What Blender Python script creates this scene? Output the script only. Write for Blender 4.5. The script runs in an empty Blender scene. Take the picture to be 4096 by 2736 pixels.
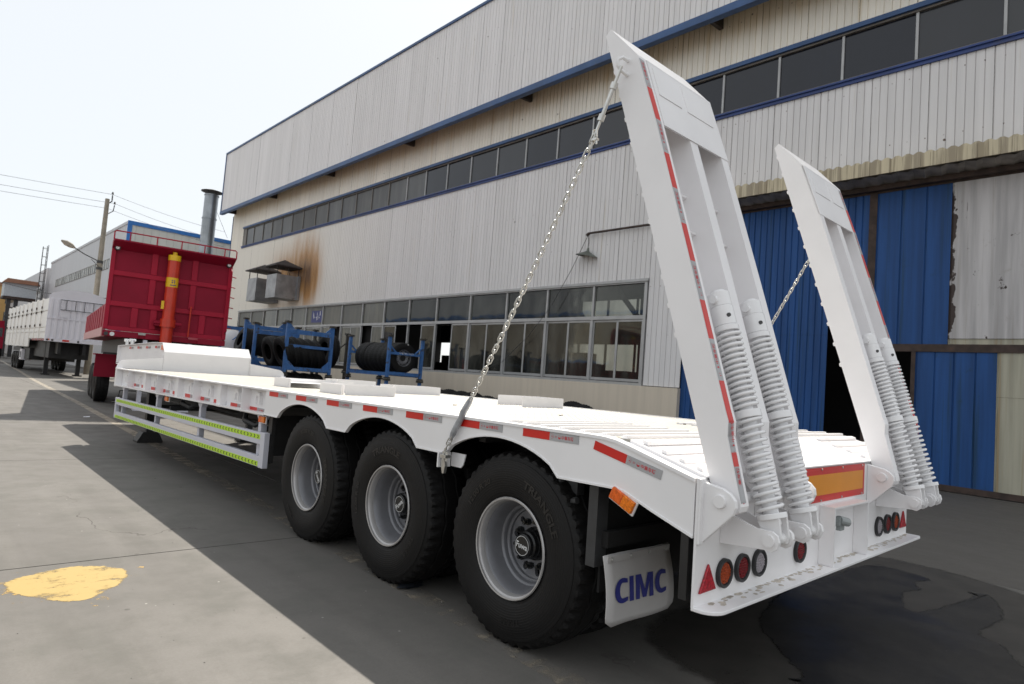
import bpy, bmesh, math, random
from mathutils import Matrix, Vector
random.seed(7)
R = math.radians
sc = bpy.context.scene
C = sc.collection

# ------------------------------------------------------------------ camera, world, sun, exposure
CAM = (2564.7412, -4.0903, -1.5058, 1.5091, 0.7484, 0.0640, 0.0776)
def setup_view():
    f, cx, cy, cz, yaw, pitch, roll = CAM
    cam = bpy.data.cameras.new('camera'); co = bpy.data.objects.new('camera', cam); C.objects.link(co)
    fw = Vector((math.sin(yaw)*math.cos(pitch), math.cos(yaw)*math.cos(pitch), math.sin(pitch)))
    r0 = Vector((math.cos(yaw), -math.sin(yaw), 0)); u0 = r0.cross(fw)
    r = math.cos(roll)*r0 + math.sin(roll)*u0
    u = -math.sin(roll)*r0 + math.cos(roll)*u0
    m = Matrix.Identity(4)
    for i in range(3):
        m[i][0] = r[i]; m[i][1] = u[i]; m[i][2] = -fw[i]
    m.translation = (cx, cy, cz)
    co.matrix_world = m
    cam.sensor_width = 36; cam.sensor_fit = 'HORIZONTAL'; cam.lens = f*36/4096
    cam.clip_start = .05; cam.clip_end = 3000
    cam.dof.use_dof = True; cam.dof.focus_distance = 4.2; cam.dof.aperture_fstop = 5.0
    sc.camera = co
setup_view()
SUN_DIR = Vector((0.615, 0.66, 1.0)).normalized()      # towards the sun
EL = math.asin(SUN_DIR.z); AZ = math.atan2(SUN_DIR.x, SUN_DIR.y)
world = bpy.data.worlds.new('World'); sc.world = world; world.use_nodes = True
wn = world.node_tree; bg = wn.nodes['Background']
sky = wn.nodes.new('ShaderNodeTexSky'); sky.sky_type = 'NISHITA'; sky.sun_disc = False
sky.sun_elevation = EL; sky.sun_rotation = AZ; sky.air_density = 1.0; sky.dust_density = 1.4; sky.ozone_density = 1.0
hz = wn.nodes.new('ShaderNodeMix'); hz.data_type = 'RGBA'; hz.inputs[0].default_value = .93     # bright even haze over the clear sky
hz.inputs[7].default_value = (3.82, 3.97, 4.06, 1); wn.links.new(sky.outputs[0], hz.inputs[6])
wn.links.new(hz.outputs[2], bg.inputs[0]); bg.inputs[1].default_value = .12
sl = bpy.data.lights.new('sun', 'SUN'); sl.energy = 3.4; sl.angle = R(.53); sl.color = (1, .94, .84)
so = bpy.data.objects.new('sun', sl); C.objects.link(so)
so.rotation_euler = SUN_DIR.to_track_quat('Z', 'Y').to_euler()
so.location = (10, 12, 30)
sc.view_settings.view_transform = 'Standard'; sc.view_settings.look = 'None'
sc.view_settings.exposure = .98; sc.view_settings.gamma = 1
sc.render.engine = 'CYCLES'
sc.cycles.max_bounces = 8; sc.cycles.diffuse_bounces = 4; sc.cycles.glossy_bounces = 3
sc.cycles.caustics_reflective = False; sc.cycles.caustics_refractive = False
sc.cycles.use_denoising = True

# ------------------------------------------------------------------ mesh helpers
class MB:
    def __init__(s): s.v = []; s.f = []
    def add(s, vs, fs, m=None):
        b = len(s.v)
        for p in vs:
            p = Vector(p)
            s.v.append(tuple(m @ p if m is not None else p))
        for f in fs: s.f.append(tuple(b+i for i in f))
        return s
    def box(s, x0, x1, y0, y1, z0, z1, m=None):
        return s.add([(x0,y0,z0),(x1,y0,z0),(x1,y1,z0),(x0,y1,z0),(x0,y0,z1),(x1,y0,z1),(x1,y1,z1),(x0,y1,z1)],
                     [(0,3,2,1),(4,5,6,7),(0,1,5,4),(1,2,6,5),(2,3,7,6),(3,0,4,7)], m)
    def prism(s, poly, axis, a, b, m=None):
        # poly: 2D points; axis 'x': (y,z), 'y': (x,z), 'z': (x,y)
        def P(p, t):
            return {'x': (t, p[0], p[1]), 'y': (p[0], t, p[1]), 'z': (p[0], p[1], t)}[axis]
        n = len(poly)
        vs = [P(p, a) for p in poly] + [P(p, b) for p in poly]
        fs = [tuple(range(n)), tuple(range(2*n-1, n-1, -1))]
        for i in range(n):
            j = (i+1) % n
            fs.append((i, i+n, j+n, j))
        return s.add(vs, fs, m)
    def tube(s, pts, r, n=8, closed=False, caps=True, m=None):
        pts = [Vector(p) for p in pts]; N = len(pts); rings = []
        prev = None
        for i, p in enumerate(pts):
            if closed: t = pts[(i+1) % N] - pts[i-1]
            else: t = pts[min(i+1, N-1)] - pts[max(i-1, 0)]
            t.normalize()
            if prev is None:
                a = Vector((0,0,1)) if abs(t.z) < .9 else Vector((1,0,0))
                u = t.cross(a).normalized()
            else:
                u = (prev - t*prev.dot(t)).normalized()
            prev = u; w = t.cross(u)
            rr = r[i] if isinstance(r, (list, tuple)) else r
            rings.append([p + rr*(math.cos(2*math.pi*k/n)*u + math.sin(2*math.pi*k/n)*w) for k in range(n)])
        vs = [q for ring in rings for q in ring]; fs = []
        for i in range(N if closed else N-1):
            for k in range(n):
                a = i*n+k; b = i*n+(k+1) % n; c = ((i+1) % N)*n+(k+1) % n; d = ((i+1) % N)*n+k
                fs.append((a, b, c, d))
        if caps and not closed:
            fs.append(tuple(range(n-1, -1, -1))); fs.append(tuple((N-1)*n+k for k in range(n)))
        return s.add(vs, fs, m)
    def cyl(s, p0, p1, r, n=16, r2=None): return s.tube([p0, p1], [r, r if r2 is None else r2], n)
    def lathe(s, prof, n=32, m=None, close=False):
        # prof: (axial, radius); axis x
        vs = []; fs = []; K = len(prof)
        for i in range(n):
            c = math.cos(2*math.pi*i/n); q = math.sin(2*math.pi*i/n)
            for a, r in prof:
                vs.append((a, r*c, r*q))
        for i in range(n):
            j = (i+1) % n
            for k in range(K-1 if not close else K):
                l = (k+1) % K
                fs.append((i*K+k, j*K+k, j*K+l, i*K+l))
        return s.add(vs, fs, m)
    def mesh(s, name, mat, smooth=None):
        me = bpy.data.meshes.new(name); me.from_pydata(s.v, [], s.f)
        bm = bmesh.new(); bm.from_mesh(me); bmesh.ops.recalc_face_normals(bm, faces=bm.faces); bm.to_mesh(me); bm.free()
        if mat is not None: me.materials.append(mat)
        if smooth:
            me.polygons.foreach_set('use_smooth', [True]*len(me.polygons))
            try: me.set_sharp_from_angle(angle=R(smooth))
            except Exception: pass
        me.update(); return me
    def build(s, name, mat, parent=None, smooth=None, bevel=0, loc=None):
        o = bpy.data.objects.new(name, s.mesh(name, mat, smooth)); C.objects.link(o)
        if parent is not None: o.parent = parent
        if loc is not None: o.location = loc
        if bevel:
            md = o.modifiers.new('bevel', 'BEVEL'); md.width = bevel; md.segments = 2; md.limit_method = 'ANGLE'; md.angle_limit = R(40)
        return o
def inst(name, me, parent=None, loc=None, rot=None, mat4=None):
    o = bpy.data.objects.new(name, me); C.objects.link(o)
    if parent is not None: o.parent = parent
    if mat4 is not None: o.matrix_local = mat4
    if loc is not None: o.location = loc
    if rot is not None: o.rotation_euler = rot
    return o
def tag(o, label, cat, group=None, kind=None):
    if label: o['label'] = label
    if cat: o['category'] = cat
    if group: o['group'] = group
    if kind: o['kind'] = kind
    return o
def thing(name, label, cat, loc=(0,0,0), group=None):
    o = bpy.data.objects.new(name, None); C.objects.link(o); o.location = loc; o.empty_display_size = .2
    return tag(o, label, cat, group)
def struct(o): o['kind'] = 'structure'; return o
def stuff(o): o['kind'] = 'stuff'; return o
def copy_tree(o, parent=None):
    c = o.copy(); C.objects.link(c)
    if parent is not None: c.parent = parent
    for ch in [q for q in bpy.data.objects if q.parent == o]: copy_tree(ch, c)
    return c
def axes(ex, ey, ez, o):
    m = Matrix.Identity(4)
    for i in range(3): m[i][0] = ex[i]; m[i][1] = ey[i]; m[i][2] = ez[i]; m[i][3] = o[i]
    return m
def FL(y, z, x=-1.5): return axes((0,-1,0), (0,0,1), (-1,0,0), (x, y, z))       # print facing -x
def FR(x, z, y=0.0): return axes((1,0,0), (0,0,1), (0,-1,0), (x, y, z))          # print facing -y
_tc = {}
def text_data(body, size, bold=0.0, sx=1.0):
    k = (body, size, bold, sx)
    if k in _tc: return _tc[k]
    cu = bpy.data.curves.new('t', 'FONT'); cu.body = body; cu.size = size; cu.offset = bold; cu.resolution_u = 3
    o = bpy.data.objects.new('t', cu); C.objects.link(o)
    me = bpy.data.meshes.new_from_object(o.evaluated_get(bpy.context.evaluated_depsgraph_get()))
    vs = [(v.co.x*sx, v.co.y, 0) for v in me.vertices]; fs = [tuple(p.vertices) for p in me.polygons]
    bpy.data.objects.remove(o); bpy.data.curves.remove(cu); bpy.data.meshes.remove(me)
    _tc[k] = (vs, fs); return _tc[k]

# ------------------------------------------------------------------ materials
def newmat(name):
    m = bpy.data.materials.new(name); m.use_nodes = True
    return m, m.node_tree, m.node_tree.nodes['Principled BSDF']
def N(nt, t, **kw):
    n = nt.nodes.new(t)
    for k, v in kw.items(): setattr(n, k, v)
    return n
def pos(nt, scale=(1,1,1), obj=False):
    mp = N(nt, 'ShaderNodeMapping'); mp.inputs['Scale'].default_value = scale
    if obj:
        tc = N(nt, 'ShaderNodeTexCoord'); nt.links.new(tc.outputs['Object'], mp.inputs['Vector'])
    else:
        g = N(nt, 'ShaderNodeNewGeometry'); nt.links.new(g.outputs['Position'], mp.inputs['Vector'])
    return mp.outputs[0]
def noise(nt, vec, scale, detail=4, rough=.55):
    n = N(nt, 'ShaderNodeTexNoise'); n.inputs['Scale'].default_value = scale; n.inputs['Detail'].default_value = detail; n.inputs['Roughness'].default_value = rough
    nt.links.new(vec, n.inputs['Vector']); return n.outputs[0]
def ramp(nt, fac, a, b, ca=0., cb=1.):
    r = N(nt, 'ShaderNodeMapRange'); r.inputs[1].default_value = a; r.inputs[2].default_value = b; r.inputs[3].default_value = ca; r.inputs[4].default_value = cb
    r.interpolation_type = 'SMOOTHSTEP'
    nt.links.new(fac, r.inputs[0]); return r.outputs[0]
def mix(nt, fac, a, b):
    m = N(nt, 'ShaderNodeMix'); m.data_type = 'RGBA'
    if hasattr(fac, 'is_linked'): nt.links.new(fac, m.inputs[0])
    else: m.inputs[0].default_value = fac
    for i, c in ((6, a), (7, b)):
        if hasattr(c, 'is_linked'): nt.links.new(c, m.inputs[i])
        else: m.inputs[i].default_value = (*c, 1)
    return m.outputs[2]
def mth(nt, op, a, b=None, c=None):
    m = N(nt, 'ShaderNodeMath', operation=op)
    for i, q in enumerate((a, b, c)):
        if q is None: continue
        if hasattr(q, 'is_linked'): nt.links.new(q, m.inputs[i])
        else: m.inputs[i].default_value = q
    return m.outputs[0]
def bump(nt, b, h, strength=.2, dist=.01):
    n = N(nt, 'ShaderNodeBump'); n.inputs['Strength'].default_value = strength; n.inputs['Distance'].default_value = dist
    nt.links.new(h, n.inputs['Height']); nt.links.new(n.outputs[0], b.inputs['Normal'])
def simple(name, col, rough=.5, metal=0., var=.12, scale=6., spec=.5, dirt=None, dirt_amt=(.62,.8), dscale=5., obj=False, bs=0, coat=0, lump=0):
    m, nt, b = newmat(name); v = pos(nt, obj=obj)
    n1 = noise(nt, v, scale)
    c = mix(nt, ramp(nt, n1, .3, .7), tuple(x*(1-var) for x in col), tuple(min(1, x*(1+var*.6)) for x in col))
    if dirt is not None:
        n2 = noise(nt, v, dscale, 6, .7)
        c = mix(nt, ramp(nt, n2, *dirt_amt), c, dirt)
    nt.links.new(c, b.inputs['Base Color'])
    b.inputs['Roughness'].default_value = rough; b.inputs['Metallic'].default_value = metal
    b.inputs['Specular IOR Level'].default_value = spec; b.inputs['Coat Weight'].default_value = coat
    if bs: bump(nt, b, noise(nt, v, 60, 3), bs, .004)
    if lump: bump(nt, b, noise(nt, v, 3.2, 3), lump, .06)
    return m
M = {}
M['white'] = simple('white_trailer_paint', (.86,.845,.85), .36, var=.04, scale=1.5, dirt=(.58,.54,.48), dirt_amt=(.66,.85), dscale=7, lump=.06)
M['white2'] = simple('white_ramp_paint', (.87,.85,.855), .34, var=.04, scale=2, dirt=(.62,.58,.52), dirt_amt=(.70,.86), dscale=6, lump=.06)
M['shiny_white'] = simple('white_spring_paint', (.85,.84,.845), .22, var=.03)
M['guardpaint'] = simple('pale_grey_guard_paint', (.60,.60,.66), .4, var=.03)
M['black'] = simple('black_paint_and_shade', (.018,.017,.017), .55, var=.3)
M['dark'] = simple('dark_grey_steel', (.05,.05,.052), .5, var=.25)
M['red_tape'] = simple('red_reflective_tape', (.62,.022,.014), .35, var=.04)
M['silver_tape'] = simple('silver_reflective_tape', (.40,.40,.41), .4, var=.05)
M['red_print'] = simple('red_print', (.55,.04,.05), .5, var=.02)
M['orange_board'] = simple('orange_marker_board', (.72,.26,.006), .4, var=.05, scale=3)
M['red_board'] = simple('red_marker_board', (.58,.02,.018), .4, var=.05)
M['amber'] = simple('amber_plastic', (.78,.13,.012), .2, var=.25, scale=70)
M['amber2'] = simple('amber_lens_bright', (.85,.2,.006), .2, var=.3, scale=90)
M['redlens'] = simple('red_lens', (.22,.014,.02), .15, var=.45, scale=110)
M['clearlens'] = simple('clear_lens', (.42,.39,.42), .15, var=.25, scale=120)
M['orlens'] = simple('orange_lens', (.40,.065,.016), .18, var=.4, scale=120)
M['redrefl'] = simple('red_triangle_reflector', (.42,.012,.025), .25, var=.5, scale=90)
M['rubber'] = simple('black_lamp_rubber', (.02,.02,.022), .5, var=.1)
M['flap'] = simple('white_mud_flap_rubber', (.52,.50,.49), .5, var=.05, scale=4)
M['blueprint'] = simple('dark_blue_print', (.013,.018,.20), .5, var=.02)
M['lime'] = simple('lime_reflective_tape', (.50,.76,.01), .35, var=.06, scale=14)
M['limeprint'] = simple('dark_chevron_print', (.05,.10,.02), .5, var=.1)
M['rim'] = simple('silver_rim_paint', (.20,.20,.215), .38, metal=.25, var=.06, scale=8)
M['rimlip'] = simple('bright_rim_lip', (.46,.445,.44), .32, metal=.35, var=.06, scale=8)
M['hub'] = simple('black_hub', (.012,.012,.013), .3, var=.2)
M['whiteprint'] = simple('white_print', (.75,.75,.75), .4, var=.02)
M['zinc'] = simple('zinc_plated_steel', (.62,.61,.58), .28, metal=.85, var=.1, scale=30)
M['sleeve'] = simple('grey_plastic_sleeve', (.36,.37,.39), .3, var=.25, scale=20)
M['socket'] = simple('grey_socket_plastic', (.27,.29,.29), .4, var=.15)
M['chrome'] = simple('bright_fitting', (.7,.7,.7), .2, metal=.9)
def tyre_mat():
    m, nt, b = newmat('tyre_rubber'); v = pos(nt)
    n1 = noise(nt, v, 5, 6, .7); n2 = noise(nt, v, 34, 4, .7)
    c = mix(nt, ramp(nt, n1, .5, .8), (.0062,.0056,.0056), (.0095,.0083,.0076))
    c = mix(nt, ramp(nt, n2, .66, .76), c, (.032,.028,.024))
    nt.links.new(c, b.inputs['Base Color']); b.inputs['Roughness'].default_value = .6; b.inputs['Specular IOR Level'].default_value = .3
    # fine moulded rings on the sidewall
    sp = N(nt, 'ShaderNodeSeparateXYZ'); tc = N(nt, 'ShaderNodeTexCoord'); nt.links.new(tc.outputs['Object'], sp.inputs[0])
    rr = mth(nt, 'SQRT', mth(nt, 'ADD', mth(nt, 'MULTIPLY', sp.outputs[1], sp.outputs[1]), mth(nt, 'MULTIPLY', sp.outputs[2], sp.outputs[2])))
    w = mth(nt, 'SINE', mth(nt, 'MULTIPLY', rr, 230))
    h = mth(nt, 'ADD', mth(nt, 'MULTIPLY', mth(nt, 'POWER', mth(nt, 'ABSOLUTE', w), 8.), .6), n2)
    bump(nt, b, h, .25, .006)
    return m
M['tyre'] = tyre_mat()
M['letters'] = simple('tyre_lettering', (.010,.0088,.0085), .45, var=.4, scale=12)
def deck_mat():
    m, nt, b = newmat('white_tread_plate'); v = pos(nt)
    n1 = noise(nt, v, 3, 5, .6)
    c = mix(nt, ramp(nt, n1, .35, .75), (.42,.40,.355), (.36,.34,.295))
    n3 = noise(nt, v, 45, 2); c = mix(nt, ramp(nt, n3, .68, .74), c, (.26,.23,.18))
    nt.links.new(c, b.inputs['Base Color']); b.inputs['Roughness'].default_value = .42
    h = None
    for ang in (45, -45):
        mp = N(nt, 'ShaderNodeMapping'); mp.inputs['Rotation'].default_value = (0,0,R(ang)); g = N(nt, 'ShaderNodeNewGeometry')
        nt.links.new(g.outputs['Position'], mp.inputs[0])
        w = N(nt, 'ShaderNodeTexWave'); w.inputs['Scale'].default_value = 6.5; nt.links.new(mp.outputs[0], w.inputs[0])
        h = w.outputs[1] if h is None else mth(nt, 'MULTIPLY', h, w.outputs[1])
    bump(nt, b, h, .9, .012)
    return m
M['deck'] = deck_mat()

def clad_mat(name, col, rust=True, smoke=False, streak=(.55,.47,.33), amt=(.6,.8), eave=False):
    m, nt, b = newmat(name)
    v = pos(nt, (1, 3.2, .18)); n1 = noise(nt, v, 1.3, 5, .6)
    c = mix(nt, ramp(nt, n1, .3, .7), tuple(q*.93 for q in col), tuple(min(1, q*1.04) for q in col))
    n2 = noise(nt, pos(nt, (1, 7, .22)), 1.0, 5, .65)
    c = mix(nt, mth(nt, 'MULTIPLY', ramp(nt, n2, *amt), .55), c, streak)
    if eave:      # yellower towards the top of the sheets
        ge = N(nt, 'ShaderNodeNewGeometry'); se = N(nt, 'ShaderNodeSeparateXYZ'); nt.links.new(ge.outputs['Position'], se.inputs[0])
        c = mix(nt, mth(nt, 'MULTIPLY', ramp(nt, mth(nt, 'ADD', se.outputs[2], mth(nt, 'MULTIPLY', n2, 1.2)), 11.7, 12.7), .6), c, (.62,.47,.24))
    oi = N(nt, 'ShaderNodeObjectInfo')
    c = mix(nt, mth(nt, 'MULTIPLY', oi.outputs['Random'], .13), c, (.42,.40,.37))
    # screw-hole rust specks
    if rust:
        gs_ = N(nt, 'ShaderNodeNewGeometry'); ss = N(nt, 'ShaderNodeSeparateXYZ'); nt.links.new(gs_.outputs['Position'], ss.inputs[0])
        fy = mth(nt, 'ABSOLUTE', mth(nt, 'SUBTRACT', mth(nt, 'FRACT', mth(nt, 'DIVIDE', ss.outputs[1], .342)), .5))
        fz = mth(nt, 'ABSOLUTE', mth(nt, 'SUBTRACT', mth(nt, 'FRACT', mth(nt, 'DIVIDE', mth(nt, 'ADD', ss.outputs[2], .35), 1.42)), .5))
        dot = mth(nt, 'MULTIPLY', mth(nt, 'LESS_THAN', fy, .035), mth(nt, 'LESS_THAN', fz, .010))
        c = mix(nt, mth(nt, 'MULTIPLY', dot, ramp(nt, noise(nt, pos(nt), 1.7, 2), .42, .6, .0, .85)), c, (.12,.075,.05))
        vo = N(nt, 'ShaderNodeTexVoronoi'); vo.inputs['Scale'].default_value = 1.15; nt.links.new(pos(nt, (1,1,1)), vo.inputs['Vector'])
        c = mix(nt, ramp(nt, vo.outputs[0], .022, .04, 1, 0), c, (.10,.06,.04))
    if smoke:
        g0 = N(nt, 'ShaderNodeNewGeometry'); s0 = N(nt, 'ShaderNodeSeparateXYZ'); nt.links.new(g0.outputs['Position'], s0.inputs[0])
        c = mix(nt, mth(nt, 'MULTIPLY', ramp(nt, s0.outputs[1], 20, 37), .8), c, (.80,.755,.665))
        g = N(nt, 'ShaderNodeNewGeometry'); sp = N(nt, 'ShaderNodeSeparateXYZ'); nt.links.new(g.outputs['Position'], sp.inputs[0])
        Y, Z = sp.outputs[1], sp.outputs[2]; tot = None
        wob = mth(nt, 'SUBTRACT', noise(nt, pos(nt, (1, 2.4, .3)), 1., 5, .6), .5)
        for (y0, z0, ry, rz, k) in ((32.6,6.7,1.5,1.5,.75),(31.9,5.9,1.1,1.9,.62),(35.0,6.9,2.2,1.3,.6),(32.8,8.4,2.2,1.9,.30),(36.3,7.6,4.5,2.0,.28),(31.2,6.6,1.5,2.2,.42),(35.5,4.9,3.,.5,.35)):
            dy = mth(nt, 'DIVIDE', mth(nt, 'SUBTRACT', Y, y0), ry); dz = mth(nt, 'DIVIDE', mth(nt, 'SUBTRACT', Z, z0), rz)
            d = mth(nt, 'ADD', mth(nt, 'MULTIPLY', dy, dy), mth(nt, 'MULTIPLY', dz, dz))
            e = mth(nt, 'MULTIPLY', mth(nt, 'POWER', 2.718, mth(nt, 'MULTIPLY', d, -1.6)), k)
            tot = e if tot is None else mth(nt, 'ADD', tot, e)
        tot = mth(nt, 'MULTIPLY', tot, mth(nt, 'ADD', mth(nt, 'MULTIPLY', wob, 1.6), 1.))
        c = mix(nt, ramp(nt, tot, .03, .95), c, (.44,.23,.08))
        c = mix(nt, ramp(nt, tot, .70, 1.6), c, (.11,.055,.028))
    nt.links.new(c, b.inputs['Base Color']); b.inputs['Roughness'].default_value = .5
    return m
M['clad'] = clad_mat('pale_cladding', (.72,.70,.70), smoke=True)
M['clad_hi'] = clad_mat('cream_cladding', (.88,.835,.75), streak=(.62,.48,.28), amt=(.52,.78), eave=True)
M['clad_over'] = clad_mat('pale_overhang_cladding', (.755,.735,.735))
M['blue_trim'] = simple('blue_trim', (.032,.085,.215), .45, var=.2, scale=1.2, dirt=(.10,.12,.15), dirt_amt=(.55,.75), dscale=1.5)
M['navy'] = simple('blue_sill_trim', (.022,.05,.185), .45, var=.2, scale=1.2, dirt=(.07,.07,.10), dirt_amt=(.55,.75), dscale=1.5)
M['soffit'] = simple('rusty_dark_bracket', (.05,.04,.035), .7, var=.3, dirt=(.10,.05,.03))
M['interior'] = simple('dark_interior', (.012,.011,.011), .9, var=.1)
M['plinth'] = clad_mat('beige_render', (.66,.575,.465), rust=False, streak=(.50,.43,.35), amt=(.55,.85))
M['alu'] = simple('aluminium_window_frame', (.40,.40,.40), .4, metal=.25, var=.1, scale=3)
M['brownframe'] = simple('brown_grey_mullion', (.17,.155,.14), .5, var=.2, scale=2)
def glass(name, col, rough=.08, dust=None, amt=(.4,.8)):
    m, nt, b = newmat(name); v = pos(nt, (1, 1.4, .5)); n1 = noise(nt, v, .9, 4, .6)
    c = mix(nt, ramp(nt, n1, .3, .75), tuple(q*.75 for q in col), col)
    if dust: c = mix(nt, mth(nt, 'MULTIPLY', ramp(nt, noise(nt, pos(nt, (1, 2.2, .35)), 1.1, 4, .6), *amt), .8), c, dust)
    oi = N(nt, 'ShaderNodeObjectInfo'); c = mix(nt, mth(nt, 'MULTIPLY', mth(nt, 'POWER', oi.outputs['Random'], 2.), .35), c, (.13,.13,.125))
    nt.links.new(c, b.inputs['Base Color']); nt.links.new(ramp(nt, oi.outputs['Random'], 0, 1, rough, rough*2.5), b.inputs['Roughness']); b.inputs['Specular IOR Level'].default_value = .5
    bump(nt, b, noise(nt, pos(nt), 1.6, 1), .08, .05)
    return m
def clear_glass():
    m, nt, b = newmat('tinted_clear_glass'); out = nt.nodes['Material Output']
    t = N(nt, 'ShaderNodeBsdfTransparent'); t.inputs[0].default_value = (.50,.50,.46,1)
    g = N(nt, 'ShaderNodeBsdfGlossy'); g.inputs['Roughness'].default_value = .04
    d = N(nt, 'ShaderNodeBsdfDiffuse'); d.inputs[0].default_value = (.20,.20,.18,1)
    fr = N(nt, 'ShaderNodeFresnel'); fr.inputs[0].default_value = 1.5
    bump(nt, g, noise(nt, pos(nt), 1.6, 1), .05, .05)
    v = pos(nt, (1, 1.6, .5)); m1 = N(nt, 'ShaderNodeMixShader'); m2 = N(nt, 'ShaderNodeMixShader')
    nt.links.new(ramp(nt, noise(nt, v, 1.1, 4, .6), .35, .8, .08, .38), m1.inputs[0]); nt.links.new(t.outputs[0], m1.inputs[1]); nt.links.new(d.outputs[0], m1.inputs[2])
    nt.links.new(fr.outputs[0], m2.inputs[0]); nt.links.new(m1.outputs[0], m2.inputs[1]); nt.links.new(g.outputs[0], m2.inputs[2])
    nt.links.new(m2.outputs[0], out.inputs[0]); return m
M['glass_clear'] = clear_glass()
M['glass'] = glass('dark_window_glass', (.010,.012,.022), .06)
M['glass_cl'] = glass('dusty_clerestory_glass', (.085,.087,.09), .25, (.14,.14,.135))
M['glass_dust'] = glass('dusty_low_glass', (.10,.10,.085), .16, (.24,.22,.16))
def paint_door(name, col, dirt, top=True, peel=None):
    m, nt, b = newmat(name)
    n1 = noise(nt, pos(nt, (1, 5, .25)), 1., 5, .6); n2 = noise(nt, pos(nt), 3, 6, .7)
    c = mix(nt, ramp(nt, n1, .3, .7), tuple(q*.75 for q in col), tuple(q*1.15 for q in col))
    c = mix(nt, mth(nt, 'MULTIPLY', ramp(nt, noise(nt, pos(nt, (1, 9, .2)), 1., 5, .7), .52, .7), .65), c, dirt)
    if peel:
        g = N(nt, 'ShaderNodeNewGeometry'); sp = N(nt, 'ShaderNodeSeparateXYZ'); nt.links.new(g.outputs['Position'], sp.inputs[0])
        edge = ramp(nt, mth(nt, 'ADD', mth(nt, 'MULTIPLY', noise(nt, pos(nt, (1,1.5,1)), 2.2, 5, .65), .42), ramp(nt, sp.outputs[1], 1.72, 2.03, 0., .30)), .455, .47)
        c = mix(nt, edge, c, peel)
        f = mth(nt, 'MAXIMUM', ramp(nt, noise(nt, pos(nt, (1,1,.8)), 2.4, 7, .7), .64, .66), ramp(nt, noise(nt, pos(nt, (1,9,.8)), 1.6, 5, .7), .70, .72))
        c = mix(nt, f, c, peel)
    c = mix(nt, mth(nt, 'MULTIPLY', ramp(nt, n2, .6, .75), .5), c, dirt)
    nt.links.new(c, b.inputs['Base Color']); b.inputs['Roughness'].default_value = .55; b.inputs['Specular IOR Level'].default_value = .3
    return m
M['door_blue'] = paint_door('faded_blue_door_paint', (.016,.070,.225), (.014,.045,.075))
M['door_white'] = paint_door('peeling_white_door_paint', (.50,.48,.48), (.33,.30,.27), peel=(.05,.035,.03))
M['door_cream'] = paint_door('stained_cream_door_paint', (.40,.38,.30), (.30,.19,.08))
M['rust'] = simple('rusty_brown_steel', (.055,.035,.028), .75, var=.4, scale=5, dirt=(.12,.05,.025))
M['fascia'] = clad_mat('stained_cream_fascia', (.58,.50,.34), rust=False, streak=(.10,.06,.03), amt=(.44,.56))
M['canopy_under'] = simple('grey_brown_canopy_underside', (.34,.31,.28), .7, var=.3, scale=3, dirt=(.08,.05,.035))
M['hood'] = simple('galvanised_hood_steel', (.30,.30,.31), .4, metal=.6, var=.25, scale=2, dirt=(.09,.06,.045), dirt_amt=(.6,.75), dscale=2)
M['hoodroof'] = simple('sooty_hood_roof', (.045,.037,.036), .7, var=.3)
M['rack_blue'] = simple('worn_blue_rack_paint', (.05,.155,.40), .5, var=.3, scale=4, dirt=(.05,.045,.04), dirt_amt=(.54,.66), dscale=4)
M['rack_dark'] = simple('rusty_rack_cap', (.05,.045,.038), .7, var=.4, dirt=(.03,.08,.10))
M['red'] = simple('dark_red_body_paint', (.255,.006,.026), .6, var=.1, scale=1.5, spec=.22)
M['red_rib'] = simple('red_rib_paint', (.36,.008,.032), .55, var=.08, scale=1.5, spec=.25)
M['orange_red'] = simple('orange_red_cylinder_paint', (.55,.035,.012), .3, var=.1)
M['yellow'] = simple('yellow_cap_paint', (.75,.46,.006), .4, var=.05)
M['wtr_side'] = simple('cream_lit_white_paint', (.88,.86,.82), .4, var=.05, scale=1)  # trailer white, brighter: light reaching the side is put into the colour
M['wtr_front'] = simple('lilac_shaded_white_paint', (.78,.76,.81), .4, var=.05, scale=1)  # same trailer white, darker and cooler: shade on the front is coloured in
M['grey_bld'] = clad_mat('light_grey_cladding', (.50,.50,.52), rust=False)
M['grey_bld2'] = clad_mat('pale_cream_end_cladding', (.66,.66,.62), rust=False)
M['sky_blue'] = simple('bright_blue_trim', (.03,.17,.50), .5, var=.1)
M['concrete_pole'] = simple('concrete_pole', (.30,.27,.22), .8, var=.15, scale=3)
M['galv'] = simple('galvanised_duct', (.33,.35,.37), .35, metal=.7, var=.2, scale=1.3)
M['wire'] = simple('cable_black', (.03,.03,.03), .6)
M['wire2'] = simple('weathered_cable', (.16,.16,.17), .6)
M['lampgrey'] = simple('lamp_enamel', (.12,.13,.11), .45, var=.2)
M['tarp'] = simple('grey_white_cover', (.55,.54,.56), .6, var=.08, scale=2)
M['brown_roof'] = simple('brown_gate_roof', (.32,.16,.10), .7, var=.2, scale=1)
M['ochre'] = simple('ochre_render', (.60,.36,.13), .7, var=.15, scale=.4)
M['pale_blue'] = simple('pale_gate_panel', (.48,.52,.55), .6, var=.1)
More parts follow.
